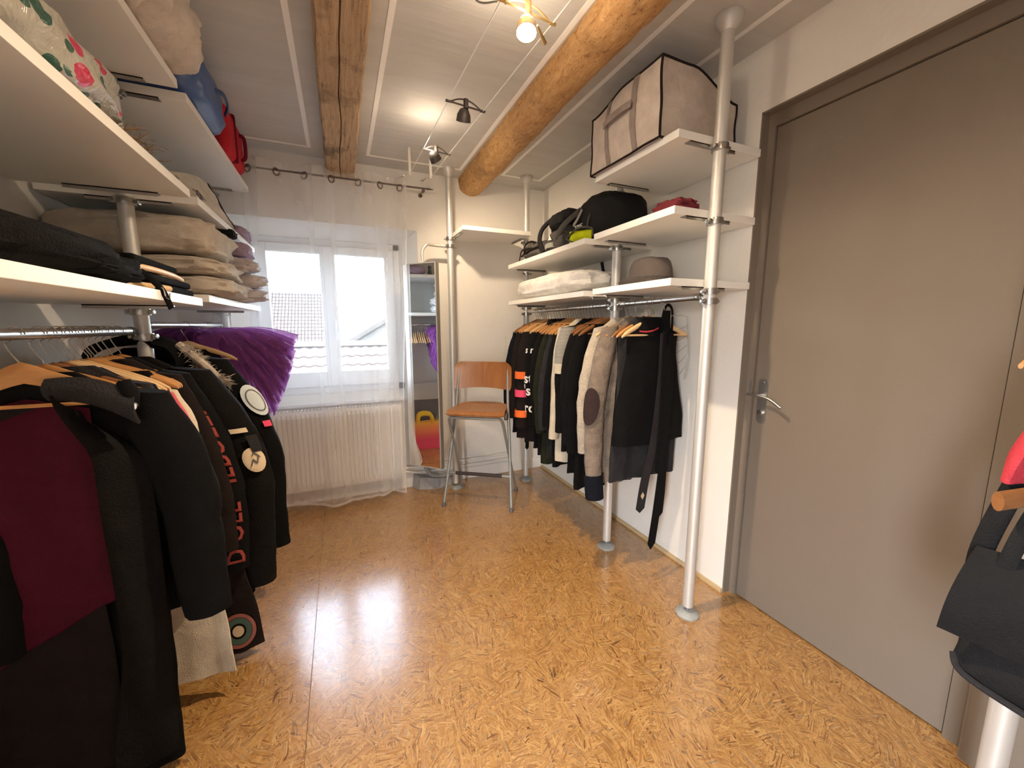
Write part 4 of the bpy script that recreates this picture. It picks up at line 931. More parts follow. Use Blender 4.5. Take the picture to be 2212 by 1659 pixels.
for y, tone in ((2.07,'brown'),(2.14,'brown'),(2.21,'orange'),(2.28,'orange'),(2.345,'orange'),(2.41,'orange'),(2.475,'orange'),(2.565,'orange'),(2.60,'light'),(2.70,'orange'),(2.735,'light'),(2.765,'orange'),(2.84,'orange'),(2.87,'brown')):
    hanger(RX, y, RZr+0.002, tone, {'orange':'empty orange hanger wedged between clothes on the long right rail','brown':'empty brown hanger wedged between clothes on the long right rail','light':'empty pale hanger above the banded sweatshirt'}[tone], bar=False, rz=rnd.uniform(-0.06,0.06), lean=-0.012, group='empty %s hangers on the long right rail' % tone)
strip('belt', 'short black strap dangling below the banded sweatshirt', [(1.30,2.70,0.60),(1.30,2.70,0.53),(1.295,2.70,0.43)], 0.03, M_black, 'strap', None, None)

# ---------------------------------------------------------------- right rail beside the camera
def NH(y, tone, label, **kw): return hanger(RX, y, RZr+0.002, tone, label, lean=-0.012, group='wooden hangers at the right picture edge', **kw)
# ---------------------------------------------------------------- left rack
LR = LX-0.02; HL = 0.10
def LH(y, tone, label, zr=LZ1, **kw): return hanger(LR, y, zr+0.002, tone, label, h=HL, lean=kw.pop('lean',-0.022), group='wooden hangers on the left rails', **kw)
zl = LZ1 + 0.003 - HL; gL = 'clothes on the left rails'
# coat nearest the viewer, open on its lining
g = garment('overcoat', 'long black overcoat hanging open, nearest the viewer on the left', 'coat', LR, 1.425, zl-0.012, w=0.235, L=1.24, hem=0.20, th=0.022, drop=0.10, m=M_black, sl=dict(len=0.70, rx=0.085, ry=0.055, out=0.075, swing=-0.02), seed=21, group=gL, fold=0.008)
t = g.t
def lin(x0, x1, za, zb, yy=-0.040):
    def f(u, v):
        x = lerp(x0,x1,u); z = lerp(za(x) if callable(za) else za, zb(x) if callable(zb) else zb, v)
        return (x, yy - 0.006*math.sin(x*40+z*6) - 0.004*nz(x,0,z,9,5), z)
    return MB().sheet(f, 14, 26, 0.003)
topz = lambda x: -0.045 - 0.30*abs(x)
l1 = obj('lining', lin(-0.20, 0.115, lambda x: topz(x)-0.02, lambda x: -0.74 + 0.55*(x+0.05)), M_maroon, t, local=True); l1['label'] = 'maroon satin lining'
obj('lining_yoke', lin(-0.20, 0.02, lambda x: topz(x)-0.03, lambda x: -0.25 + 0.16*math.sqrt(max(0,(x+0.20)/0.22)), -0.047), M_greylin, l1, local=True)
obj('lower_lining', lin(-0.19, 0.085, lambda x: -0.735 + 0.55*(x+0.05), -1.17, -0.043), cloth('brownish_grey_lining',(0.013,0.010,0.0105)), t, local=True)
def fp(u, v):
    z = lerp(-0.055, -1.20, v); x0 = lerp(0.065, 0.125, sm(v*6)) - 0.06*sm((v-0.55)/0.45); x1 = lerp(0.10, 0.225, sm(v*7)) - 0.03*v
    x = lerp(x0, x1, u); return (x, -0.075 + 0.05*u*u + 0.006*math.sin(x*50+z*4) + 0.006*nz(x,0,z,7,2), z - 0.06*u*(1-v))
obj('front_panel', MB().sheet(fp, 14, 40, 0.008), M_black2, t, local=True)
def lap(u, v):
    x = lerp(0.05, 0.225, u); z = -0.018 - 0.24*(x-0.05) + 0.02*math.sin(u*PI) - lerp(0.0, lerp(0.05,0.085,u), v)
    return (x, -0.055 - 0.02*math.sin(v*PI) - 0.01*u, z)
obj('collar', MB().sheet(lap, 14, 8, 0.008), M_char, t, local=True)
obj('button', MB().lathe([(0.003,-0.006),(0.012,-0.004),(0.013,0.002),(0.006,0.005)], 14, (0.218,-0.078,-0.095), 'y'), M_chrome, t, local=True)
obj('epaulette', MB().tube([(0.20,-0.055,-0.030),(0.212,-0.062,-0.06),(0.216,-0.065,-0.10)], [0.016,0.022,0.014], 10), M_black, t, local=True)
LH(1.392,'orange','orange hanger with a bar inside the open overcoat, leftmost in the picture', hk=1.7)
def ltop(y, label, m, L, cat, seed, tone='orange', slen=0.62, hl=None, w=0.21, rx=0.055, ry=0.03, out=0.03, hem=0.22, zr=LZ1, th=0.016, neck=0.12, bar=True, dz=-0.022, **kw):
    g = garment(cat.replace(' ','_'), label, cat, LR, y, zr+0.003-HL-0.004, w=w, L=L, hem=hem, th=th, neck=neck, m=m, sl=dict(len=slen, rx=rx, ry=ry, out=out, swing=kw.pop('swing',0.0)) if slen else None, seed=seed, group=gL, dz=dz, **kw)
    if hl: LH(y, tone, hl, zr, bar=bar)
    return g
ltop(1.475,'black shirt directly behind the open overcoat', M_black, 0.75, 'shirt', 22, hl='orange hanger directly behind the open overcoat', neck=0.10)
ltop(1.515,'dark grey top with a pale shoulder crease, third from the left', M_char, 0.75, 'blouse', 23, 'brown', hl='brown hanger in the dark grey top', dz=0.012, neck=0.085)
ltop(1.55,'black knit top with a brown hanger', M_navy, 0.72, 'knit top', 24, 'brown', hl='brown hanger in the black knit top', dz=0.004, neck=0.085)
g = ltop(1.585,'pale checked blouse peeping out between dark tops', M_beige, 0.72, 'blouse', 25, 'light', 0.58, hl='pale hanger in the checked blouse'); collar(g, M_cream, 0.07, 0.02, -0.005, 0.022)
ltop(1.615,'red top on the left rail', M_pinkc, 0.80, 'top', 26, 'light', 0.58, hl='pale hanger in the red top', out=0.02, dz=-0.035)
ltop(1.645,'long cream dress with its hem showing below the coats', M_cream, 1.14, 'dress', 27, 'light', 0.45, hl='pale hanger in the cream dress', hem=0.30, out=0.035, rx=0.05, dz=-0.03)
ltop(1.675,'black trousers under the three bunched hangers', M_black2, 0.72, 'trousers', 28, 'orange', None, neck=0.15)
for i, y in enumerate((1.682,1.70,1.717)): LH(y,'orange',['first','second','third'][i]+' of three bunched orange trouser hangers on the left rail', w=0.225)
ltop(1.745,'dark jacket behind the bunched orange hangers', M_brownblk, 0.85, 'jacket', 29, 'orange', 0.70, hl='orange hanger in the dark jacket behind the bunch', neck=0.085, dz=0.012, out=0.06, rx=0.06)
g = ltop(1.785,'black bomber jacket with red lettering down the sleeve', M_black, 0.85, 'jacket', 30, 'orange', 0.80, hl='orange hanger in the red-lettered jacket', w=0.225, rx=0.062, ry=0.042, out=0.07, neck=0.085, dz=0.012)
obj('lettering', text_on_sleeve(g, 1, 'IEBUEEI', 0.36, -78, 0.07, 1), M_redp, g.sl[1][0], local=True, smooth=False)
obj('lettering', text_on_sleeve(g, 1, 'D OEE', 0.80, -78, 0.07, 1), M_redp, g.sl[1][0], local=True, smooth=False)
g = ltop(1.825,'long black dress with a ring print at the hem', M_brownblk, 1.21, 'dress', 31, 'orange', None, hl='orange hanger in the ring print dress', w=0.20, hem=0.36, th=0.02, bar=False)
for r0, r1, mt in ((0.0,0.025,M_patch),(0.035,0.06,mat('teal_print',(0.06,0.12,0.10),0.8)),(0.062,0.078,mat('rust_print',(0.30,0.10,0.08),0.8)),(0.088,0.10,M_brownblk)):
    q = []; 
    for rr in (r0, r1):
        for k in range(28):
            a = 2*PI*k/28; q.append((0.285+rr*math.cos(a)*0.8, -0.062, -1.09+rr*math.sin(a)))
    obj('ring_print', MB().add(q, [(k,(k+1)%28,28+(k+1)%28,28+k) for k in range(28)]), mt, g.body, local=True, smooth=False)
# parkas
g = ltop(1.885,'black parka with a round cream badge on the sleeve', M_black2, 1.03, 'parka', 32, 'orange', 0.94, hl='orange hanger in the badge parka', w=0.225, rx=0.088, ry=0.058, out=0.14, hem=0.33, th=0.03, swing=0.0, dz=0.012, neck=0.085)
pb = obj('badge', disc_on_sleeve(g,1,0.40,-62,26,0.056,0.006), M_patch, g.sl[1][0], local=True)
obj('badge_rim', MB().add(*(lambda a: (a.v, a.f))(disc_on_sleeve(g,1,0.40,-62,23,0.048,0.007))), M_patch, pb, local=True)
def bm_(q0,a0,q1,a1,w=0.0018):
    sp, cen, rad = g.sl[1]; P = []
    for i in range(5):
        q = lerp(q0,q1,i/4); a = math.radians(lerp(a0,a1,i/4)); c = cen(q); r = rad(q); P.append((c[0]+(r[0]*1.13+0.010)*math.cos(a), c[1]+(r[1]*1.13+0.010)*math.sin(a), c[2]))
    return P
mk = MB()
for a in ((0.425,-74,0.395,-66),(0.395,-66,0.415,-60),(0.415,-60,0.38,-52),(0.38,-66,0.365,-60),(0.365,-60,0.39,-50)): mk.tube(bm_(*a), 0.0022, 5)
obj('badge_motif', mk, M_cap, pb, local=True)
obj('name_tape', on_sleeve(g,1,0.255,0.275,-86,-50,8,3,0.006), M_patch, g.sl[1][0], local=True)
obj('pen_pocket', on_sleeve(g,1,0.29,0.365,-62,-36,6,5,0.010), M_char, g.sl[1][0], local=True)
gp = ltop(2.13,'black parka with a fur-trimmed hood next to the purple tutu', M_black, 1.02, 'parka', 33, 'brown', 0.93, hl='brown hanger in the fur-trimmed parka', w=0.23, rx=0.082, ry=0.055, out=0.165, hem=0.34, th=0.03, zr=LZ2, dz=0.012, neck=0.085)
pb = obj('badge', disc_on_sleeve(gp,1,0.21,-44,34,0.078,0.006), M_patch2, gp.sl[1][0], local=True)
obj('badge_ring', MB().add(*(lambda a,b: (a.v[-20:]+b.v[-20:], [(k,(k+1)%20,20+(k+1)%20,20+k) for k in range(20)]))(disc_on_sleeve(gp,1,0.21,-44,22,0.050,0.008), disc_on_sleeve(gp,1,0.21,-44,25,0.056,0.008))), M_cap, pb, local=True)
obj('red_flag', on_sleeve(gp,1,0.315,0.345,-60,-36,5,4,0.007), M_pinkb, gp.sl[1][0], local=True)
def hood(u, v):
    a = lerp(-0.30*PI, 1.18*PI, u); r = 0.150*(1-0.25*v); return (-0.02+r*1.15*math.cos(a), -0.02-0.075*v - 0.02, -0.05 + r*0.62*math.sin(a) + 0.01*nz(u*5,v*3,0,2,4))
obj('hood', MB().sheet(hood, 30, 10, 0.02), M_black, gp.t, local=True)
fm = MB(); fr2 = random.Random(3)
for i in range(1100):
    q = fr2.random(); c = Vector((lerp(0.135,0.262,q)+0.012*math.sin(q*9), -0.085+0.02*math.sin(q*PI), lerp(-0.005,-0.165,q)-0.02*math.sin(q*PI)*0.5))
    d = Vector((fr2.gauss(0.55,0.5), fr2.gauss(-0.6,0.5), fr2.gauss(0.25,0.6))).normalized()*fr2.uniform(0.02,0.045)
    p = c + Vector((fr2.gauss(0,0.008),fr2.gauss(0,0.008),fr2.gauss(0,0.008))); s_ = d.orthogonal().normalized()*0.0011
    fm.add([p-s_, p+s_, p+d*0.6+Vector((0,0,-0.003)), p+d+Vector((0,0,-0.009))], [(0,1,2),(0,2,3)])
fu = obj('fur_trim', fm, M_fur, gp.t, local=True); fu['kind'] = 'stuff'
obj('fur_core', MB().tube(poly([(0.12,-0.075,0.01),(0.17,-0.088,-0.04),(0.22,-0.085,-0.10),(0.255,-0.08,-0.16)],5), 0.016, 8), M_fur, gp.t, local=True)
# second bay
ltop(2.59,'black top on the pale hanger in front of the tutu', M_black, 0.62, 'top', 34, 'light', None, hl='pale hanger with a bar standing out in front of the purple tutu', zr=LZ2, neck=0.10, w=0.18)
tu = empty('tulle_tutu', (LR, 2.76, 1.0)); tag(tu, 'bunched purple tulle tutu on the left rail', 'tutu')
tr_ = random.Random(11)
for k in range(7):
    dr_, rx_, ry_, ph = lerp(0.05,0.50,k/6), lerp(0.46,0.33,(k/6)**1.5), lerp(0.15,0.10,k/6), k*1.3
    def tl(u, v, dr_=dr_, rx_=rx_, ry_=ry_, ph=ph, k=k):
        a = 2*PI*u; r = 0.06 + 0.94*v; f = 0.032*v*v*math.sin(23*a+ph+2*nz(u*9,0,0,1,k)) + 0.026*v**3*math.sin(47*a+ph*2+3*nz(u*7,1,0,1,k)) + 0.03*v*nz(math.cos(a)*2,math.sin(a)*2,v,1.2,k+1)
        skew = 0.16*max(0.0, math.cos(a))
        return (LR + 0.02 + ((rx_ if math.cos(a) > 0 else 0.24)+0.35*f)*r*math.cos(a), 2.79 + (ry_+0.5*f)*r*math.sin(a), 1.335 + 0.055*math.sin(r*PI)*(1-k/8) - dr_*r**2.2*(0.75+skew) + f*0.9)
    obj('tulle_layer', MB().grid(tl, 170, 16, True), M_purple, tu, smooth='full')
obj('waistband', MB().torus((LR+0.02,2.76,1.34), 0.045, 0.016, 'z', 24, 8), cloth('purple_satin',(0.20,0.05,0.30)), tu)
hk = 0
for i in range(15):
    y = 2.90 + i*0.022
    hanger(LR, y, LZ2+0.002, ['light','light','orange','light'][i%4], {'light':'empty pale hanger bunched at the window end of the left rail','orange':'empty orange hanger bunched at the window end of the left rail'}[['light','light','orange','light'][i%4]], bar=False, rz=rnd.uniform(-0.05,0.05)+0.1, h=HL, lean=-0.022, group='empty %s hangers at the window end' % ['light','light','orange','light'][i%4])

# ================================================================ right picture edge: handbag, hangers, garments
NH(0.245,'orange','orange hanger tip poking in at the right picture edge', rz=-0.47, h=0.115)
garment('jacket', 'dark red jacket at the right picture edge', 'jacket', RX, 0.235, zn-0.004, w=0.20, L=0.30, hem=0.245, th=0.02, neck=0.09, drop=0.10, m=M_red, seed=41, group=gR, rz=-0.27, dz=-0.05)
hb2 = empty('wooden_hanger', (1.46, 0.225, 1.0)); tag(hb2, 'dark brown wooden hanger arm below the red jacket', 'hanger')
obj('arm', MB().tube(poly([(1.200,0.300,1.045),(1.30,0.265,1.06),(1.40,0.225,1.10),(1.48,0.20,1.13)],5), 0.021, 12, sx=0.5), W_brown, hb2)
obj('hook', MB().tube(poly([(1.478,0.20,1.13),(1.478,0.20,1.30),(1.478,0.20,RZr-0.03)],4), 0.003, 6), M_chrome, hb2)
bag = empty('handbag', (1.24, 0.16, 0.62)); tag(bag, 'black shoulder bag hanging by its strap at the right edge', 'bag')
M_bag = cloth('black_bag_canvas', (0.014,0.014,0.015), 0.75, 220, bump=0.3)
def bagp(u, v):
    a = 2*PI*u; z = lerp(0.635, 0.90, v); yc = 0.12; hy = lerp(0.215, 0.175, v); hx = lerp(0.055, 0.035, v)
    if v < 0.08: k = 1-(1-v/0.08)**2*0.25; hy *= k; hx *= k
    ca, sa = math.cos(a), math.sin(a)
    return (1.235 + hx*(abs(ca)**0.6)*(1 if ca > 0 else -1) + 0.006*nz(ca,v*3,sa,2,3), yc + hy*(abs(sa)**0.7)*(1 if sa > 0 else -1), z - 0.03*(1-sa)*0.5*v)
obj('bag_body', MB().loft([[bagp(k/36, j/11) for k in range(36)] for j in range(12)], True), M_bag, bag)
def flap(u, v):
    y = lerp(-0.06, 0.325, u); z = lerp(0.925, 0.735, v) - 0.03*(1-u); return (1.19 - 0.012*math.sin(v*PI) - 0.008*v + (0.045*(1-v)**3), y + 0.022*v*u, z + 0.02*math.sin(u*PI))
obj('flap', MB().sheet(flap, 20, 14, 0.008), M_bag, bag)
obj('piping', MB().tube(poly([(1.185,-0.08,0.66),(1.182,0.05,0.645),(1.185,0.20,0.642),(1.195,0.30,0.65),(1.215,0.325,0.675)],6), 0.007, 8), M_char, bag)
obj('strap', MB().tube(poly([(1.235,0.315,0.80),(1.245,0.322,0.90),(1.27,0.308,1.02),(1.32,0.295,1.12),(1.40,0.27,1.24),(1.465,0.24,1.45),(1.478,0.235,1.533),(1.488,0.22,1.45),(1.40,0.20,1.2),(1.30,0.1,1.0),(1.25,0.0,0.88)],6), 0.018, 10, sx=0.22, up=(0,1,0)), M_bag, bag)
obj('front_strap', MB().tube(poly([(1.215,0.285,0.82),(1.215,0.275,0.93),(1.235,0.262,1.02),(1.27,0.245,1.10)],5), 0.013, 8, sx=0.25, up=(0,1,0)), M_bag, bag)
# ================================================================ things on the shelves
def blob(name, mat_, parent, c, d, e=(0.5,0.5), amp=0.05, fr=3.0, seed=0, n=48, m=30, flat=True, pinch=None, wr=0.0, wf=18.0, local=False):
    """soft body: superellipsoid with creases; flat keeps its underside on the shelf"""
    mb = MB(); rings = []
    for j in range(1, m):
        b = -PI/2 + PI*j/m; cb, sb = math.cos(b), math.sin(b); row = []
        for k in range(n):
            a = 2*PI*k/n; ca, sa = math.cos(a), math.sin(a)
            f = lambda v, p: (abs(v)**p)*(1 if v >= 0 else -1)
            x, y, z = f(cb,e[0])*f(ca,e[1]), f(cb,e[0])*f(sa,e[1]), f(sb,e[0])
            s = 1 + amp*nz(x*fr,y*fr,z*fr,1.0,seed) + amp*0.5*nz(x*fr*2.7,y*fr*2.7,z*fr*2.7,1.0,seed+5)
            if wr: s += wr*math.sin(wf*(x*0.6+y)+4*nz(x*2,y*2,z*2,1,seed+2))*(0.4+0.6*abs(nz(x,y,z,2,seed+7)))
            px, py, pz = c[0]+d[0]/2*x*s, c[1]+d[1]/2*y*s, c[2]+d[2]/2*z*s
            if pinch: px, py, pz = pinch(px,py,pz)
            if flat: pz = max(pz, c[2]-d[2]/2)
            row.append((px,py,pz))
        rings.append(row)
    return obj(name, mb.loft(rings, True), mat_, parent, org=(c[0],c[1],c[2]-d[2]/2), local=local)
# ---------- right shelves
sb = empty('storage_bag', (1.53, 1.62, 2.171)); tag(sb, 'cream fabric storage bag with dark piping on the top right shelf', 'storage bag')
M_sb = cloth('cream_nonwoven', (0.60,0.52,0.46), 0.85, 350, bump=0.4); M_pipe = cloth('dark_brown_piping', (0.022,0.018,0.018)); M_web = cloth('taupe_webbing', (0.30,0.25,0.225), weave=120)
zb, zt = 2.172, 2.475
BX0, BX1, BY0, BY1 = 1.262, 1.70, 1.375, 1.86
def sbag(u, v):
    """rounded box skin: u around, v up"""
    a = u*4; i = int(a) % 4; f = a-int(a); z = lerp(zb, zt, v); bul = 0.035*math.sin(PI*f)*math.sin(PI*min(1,v*1.0))
    cr = [(BX0,BY0),(BX1,BY0),(BX1,BY1),(BX0,BY1)]; p, q = cr[i], cr[(i+1)%4]
    x, y = lerp(p[0],q[0],f), lerp(p[1],q[1],f); nx, ny = [(0,-1),(1,0),(0,1),(-1,0)][i]
    tz = z - (0.10*sm((x-1.42)/0.28) + 0.035*sm((y-1.55)/0.3))*v
    ov = -0.03*(1-v)*0 
    return (x+nx*bul*0.6 + 0.008*nz(x,y,z,9,3), y+ny*bul*0.4, tz + 0.010*nz(x*3,y*3,0,2,2)*v)
rings = [[sbag(k/64, j/13) for k in range(64)] for j in range(14)]
obj('shell', MB().loft(rings, True), M_sb, sb)
def edge(pts, nm='piping', m=M_pipe, r=0.0055): return obj(nm, MB().tube(pts, r, 6), m, sb)
for i in range(4): edge([sbag(i/4+1e-4, v/13) for v in range(14)])
edge([sbag(k/64,1.0) for k in range(65)]); edge([sbag(k/64,0.0) for k in range(65)])
def webband(f0, f1):
    return MB().grid(lambda u, v: (lambda p: (p[0]-0.004, p[1], p[2]))(sbag(0.75+0.25*lerp(f0,f1,u), v)), 4, 14)
obj('webbing', webband(0.28,0.34), M_web, sb); obj('webbing', webband(0.66,0.73), M_web, sb)
obj('handle', MB().sheet(lambda u, v: (lambda p: (p[0]-0.018-0.008*math.sin(PI*u), p[1], p[2]))(sbag(0.75+0.25*lerp(0.30,0.70,u), lerp(0.56,0.66,v))), 12, 4, 0.004), M_web, sb)
ht = empty('felt_hat', (1.50, 1.66, 1.595)); tag(ht, 'grey-brown felt hat on the lower right shelf', 'hat')
M_felt = mat('grey_brown_felt', (0.105,0.085,0.078), 0.95, var=0.12, scale=20, bump=0.3, bscale=120)
hc = Vector((1.49,1.64,1.596))
def hp(a, r, z): return (hc.x + r*0.98*math.cos(a), hc.y + r*1.16*math.sin(a), hc.z + z)
def hatfn(r, z, a):
    dip = 0
    if r < 0.075: dip = -0.022*math.exp(-((math.cos(a)*r)/0.028)**2)*(1-(r/0.09)**2)
    br = 0.016*math.sin(a)*0 
    return hp(a, r, z+dip + (0.030*max(0,(r-0.10)/0.05)**2*(abs(math.cos(a))**2) if r > 0.10 else 0))
hr = [[hatfn(r,z,2*PI*k/40) for k in range(40)] for r, z in ((0.150,0.006),(0.146,0.010),(0.125,0.010),(0.108,0.014),(0.104,0.03),(0.102,0.06),(0.098,0.09),(0.090,0.118),(0.078,0.134),(0.060,0.142),(0.035,0.146),(0.012,0.147))]
hat_low = [[hp(2*PI*k/40, r, z + (0.030*max(0,(r-0.10)/0.05)**2*(abs(math.cos(2*PI*k/40))**2) if r > 0.10 else 0)) for k in range(40)] for r, z in ((0.100,0.001),(0.125,0.002),(0.146,0.003),(0.150,0.006))]
obj('crown_and_brim', MB().loft(hat_low+hr, True), M_felt, ht)
obj('hat_band', MB().loft([[hp(2*PI*k/40, r, z) for k in range(40)] for r, z in ((0.109,0.014),(0.1065,0.02),(0.105,0.042),(0.102,0.044))], False), mat('woven_hat_band', (0.06,0.05,0.047), 0.85, var=0.4, scale=90), ht)
mc_ = blob('cloth_bundle', cloth('maroon_knit',(0.16,0.03,0.04)), None, (1.41,1.42,1.913), (0.13,0.17,0.065), amp=0.25, fr=2.2, seed=4); tag(mc_, 'crumpled maroon cloth on the short middle shelf', 'cloth')
pw = tag(blob('pillow', M_white, None, (1.47,2.52,1.672), (0.36,0.98,0.158), e=(0.62,0.55), amp=0.07, fr=2.5, seed=6, wr=0.035, wf=20, n=80, m=40), 'white pillow in a creased case on the long right shelf', 'pillow')
# backpacks
M_bp = cloth('black_nylon', (0.016,0.016,0.017), 0.6, 300, bump=0.3); M_bpg = cloth('grey_nylon', (0.085,0.08,0.075), 0.7, 300)
M_lime = cloth('lime_mesh', (0.52,0.58,0.01), 0.7, 200); M_bplite = cloth('pale_grey_webbing', (0.30,0.29,0.27), 0.7)
b1 = empty('backpack', (1.52,2.05,1.88)); tag(b1, 'black backpack with a lime side pocket on the right shelf', 'backpack')
blob('main_body', M_bp, b1, (1.52,2.02,2.015), (0.34,0.36,0.27), e=(0.55,0.6), amp=0.05, seed=8)
obj('side_pocket', MB().sheet(lambda u, v: (1.345 - 0.018*math.sin(PI*u)*math.sin(PI*v), lerp(2.20,1.965,u), lerp(1.888,1.955 - 0.02*u,v) + 0.016*(1-u)), 12, 8, 0.004), M_lime, b1)
obj('pocket_trim', MB().tube(poly([(1.337,2.22,1.935),(1.325,2.08,1.965),(1.337,1.955,1.94),(1.34,1.95,1.895)],5), 0.006, 6).tube(poly([(1.337,2.22,1.93),(1.326,2.12,1.893),(1.33,2.0,1.887)],5), 0.005, 6), M_bpg, b1)
obj('reflective_strip', MB().tube(poly([(1.345,2.16,2.00),(1.34,2.11,2.025),(1.345,2.07,2.07)],5), 0.012, 6, sx=0.25, up=(0,0,1)), M_bplite, b1)
obj('seam', MB().tube(poly([(1.36,2.03,1.90),(1.345,2.00,2.0),(1.40,1.98,2.11),(1.50,1.975,2.15)],5), 0.006, 6), M_bpg, b1)
obj('lettering', (lambda r: MB().add([(1.3335-0.001, 2.085 - v.x, 1.978 + v.y*0.9 + 0.02*v.x) for v in r[0]], r[1]))(text_mesh('TONIC', 0.026)), M_wht, b1, smooth=False)
b2 = empty('backpack', (1.50,2.38,1.88)); tag(b2, 'black and grey rucksack with slack straps, middle of the right shelf', 'backpack')
blob('main_body', M_bp, b2, (1.52,2.36,1.99), (0.32,0.36,0.22), e=(0.6,0.65), amp=0.10, seed=10)
blob('lid', M_bp, b2, (1.44,2.35,2.075), (0.24,0.28,0.12), e=(0.7,0.7), amp=0.10, seed=11, flat=False)
blob('front_pocket', M_bpg, b2, (1.365,2.36,1.945), (0.11,0.22,0.13), e=(0.7,0.6), amp=0.10, seed=12)
obj('logo_patch', MB().add([(1.303,2.405,1.955),(1.300,2.35,1.948),(1.303,2.385,1.985)],[(0,1,2)]), M_wht, b2, smooth=False)
obj('strap', MB().tube(poly([(1.40,2.16,2.10),(1.33,2.22,2.03),(1.31,2.27,1.985),(1.315,2.33,1.93),(1.33,2.36,1.89)],6), 0.016, 8, sx=0.25, up=(0,0,1)), M_bpg, b2)
obj('strap', MB().tube(poly([(1.40,2.50,2.13),(1.33,2.53,2.06),(1.31,2.54,1.98),(1.32,2.50,1.89)],6), 0.028, 10, sx=0.5, up=(0,1,0)), M_bp, b2)
obj('pale_flap', MB().sheet(lambda u, v: (1.318 - 0.02*math.sin(PI*u), lerp(2.47,2.34,u), lerp(1.905,1.935,v)), 8, 4, 0.005), M_bplite, b2)
obj('carry_handle', MB().tube(poly([(1.45,2.44,2.13),(1.43,2.38,2.155),(1.45,2.31,2.135)],5), 0.012, 8, sx=0.4), M_bp, b2)
b3 = empty('sports_bag', (1.46,2.75,1.88)); tag(b3, 'low grey bag with dark handles at the far end of the right shelf', 'bag')
blob('main_body', M_bpg, b3, (1.48,2.74,1.945), (0.30,0.36,0.13), e=(0.6,0.6), amp=0.10, seed=13)
obj('handle', MB().tube(poly([(1.36,2.90,1.93),(1.34,2.84,2.00),(1.35,2.76,2.015),(1.36,2.66,1.985)],6), 0.010, 8, sx=0.5), M_brownblk, b3)
obj('handle', MB().tube(poly([(1.33,2.92,1.90),(1.32,2.86,1.96),(1.325,2.78,1.965),(1.335,2.68,1.955)],6), 0.008, 8, sx=0.5), M_brownblk, b3)
obj('zip_edge', MB().tube(poly([(1.34,2.90,1.93),(1.325,2.75,1.945),(1.335,2.60,1.955)],6), 0.007, 6), M_brownblk, b3)
obj('hanging_strap', MB().tube(poly([(1.715,2.30,1.885),(1.768,2.30,1.875),(1.766,2.30,1.80),(1.755,2.31,1.752),(1.752,2.35,1.735),(1.755,2.40,1.77),(1.766,2.44,1.84),(1.768,2.46,1.875),(1.73,2.47,1.884)],6), 0.014, 8, sx=0.25, up=(0,1,0)), M_bp, b2)
# ---------- left, highest shelves (top 2.305)
LT1, LT2, LT3a, LT3b = 2.306, 1.921, 1.510, 1.531
pw2 = tag(blob('pillow', cloth('white_crinkled_cotton',(0.66,0.59,0.53),0.9,300,bump=0.5), None, (-0.66,1.73,LT1+0.125), (0.52,0.62,0.25), e=(0.6,0.55), amp=0.06, fr=2.2, seed=16, wr=0.11, wf=26, n=140, m=70), 'plump white pillow on the highest left shelf', 'pillow')
bl = empty('zip_bag', (-0.70,2.32,LT1)); tag(bl, 'blue zipped bedding bag on the highest left shelf', 'bag')
blob('bag_body', mat('blue_vinyl', (0.055,0.115,0.30), 0.35, var=0.15, scale=5, bump=0.3, bscale=12), bl, (-0.70,2.33,LT1+0.115), (0.50,0.52,0.23), e=(0.45,0.5), amp=0.05, seed=17)
obj('handle', MB().tube(poly([(-0.455,2.30,LT1+0.13),(-0.43,2.36,LT1+0.15),(-0.43,2.44,LT1+0.14),(-0.455,2.50,LT1+0.12)],5), 0.012, 8, sx=0.4), mat('dark_blue_webbing',(0.035,0.07,0.18),0.7), bl)
rb = empty('suitcase', (-0.70,2.83,LT1)); tag(rb, 'bright red soft case on the highest left shelf by the window', 'suitcase')
obj('case_body', MB().rbox((-0.95,2.64,LT1+0.001),(-0.475,3.05,LT1+0.255), 0.05, 5), cloth('red_nylon',(0.50,0.022,0.035),0.6,300), rb)
obj('zip_band', MB().rbox((-0.955,2.80,LT1+0.003),(-0.468,2.83,LT1+0.259), 0.012, 2), cloth('dark_red_webbing',(0.16,0.012,0.03)), rb)
obj('handle', MB().tube(poly([(-0.478,2.93,LT1+0.20),(-0.452,2.93,LT1+0.18),(-0.452,2.93,LT1+0.08),(-0.478,2.93,LT1+0.06)],5), 0.010, 8, sx=0.6), bpy.data.materials['dark_red_webbing'], rb)
# ---------- left, middle shelves (top 1.920)
pbm, nt, b_ = newmat('spotted_plastic_film'); Lk = nt.links
tc_ = _n(nt,'ShaderNodeTexCoord'); vo_ = _n(nt,'ShaderNodeTexVoronoi', Scale=15.0); Lk.new(tc_.outputs['Object'], vo_.inputs['Vector'])
se_ = _n(nt,'ShaderNodeSeparateColor'); Lk.new(vo_.outputs['Color'], se_.inputs[0])
r1_ = ramp(nt, [(0.0,(0.035,0.10,0.075)),(0.78,(0.05,0.13,0.10)),(0.80,(0.50,0.03,0.09)),(1.0,(0.50,0.03,0.09))]); r1_.color_ramp.interpolation = 'CONSTANT'; Lk.new(se_.outputs[0], r1_.inputs[0])
lt_ = _n(nt,'ShaderNodeMath', operation='LESS_THAN'); lt_.inputs[1].default_value = 0.38; Lk.new(vo_.outputs['Distance'], lt_.inputs[0])
mx_ = _n(nt,'ShaderNodeMix', data_type='RGBA'); mx_.inputs[6].default_value = (0.42,0.40,0.35,1); Lk.new(lt_.outputs[0], mx_.inputs[0]); Lk.new(r1_.outputs[0], mx_.inputs[7]); Lk.new(mx_.outputs[2], b_.inputs['Base Color']); b_.inputs['Roughness'].default_value = 0.22
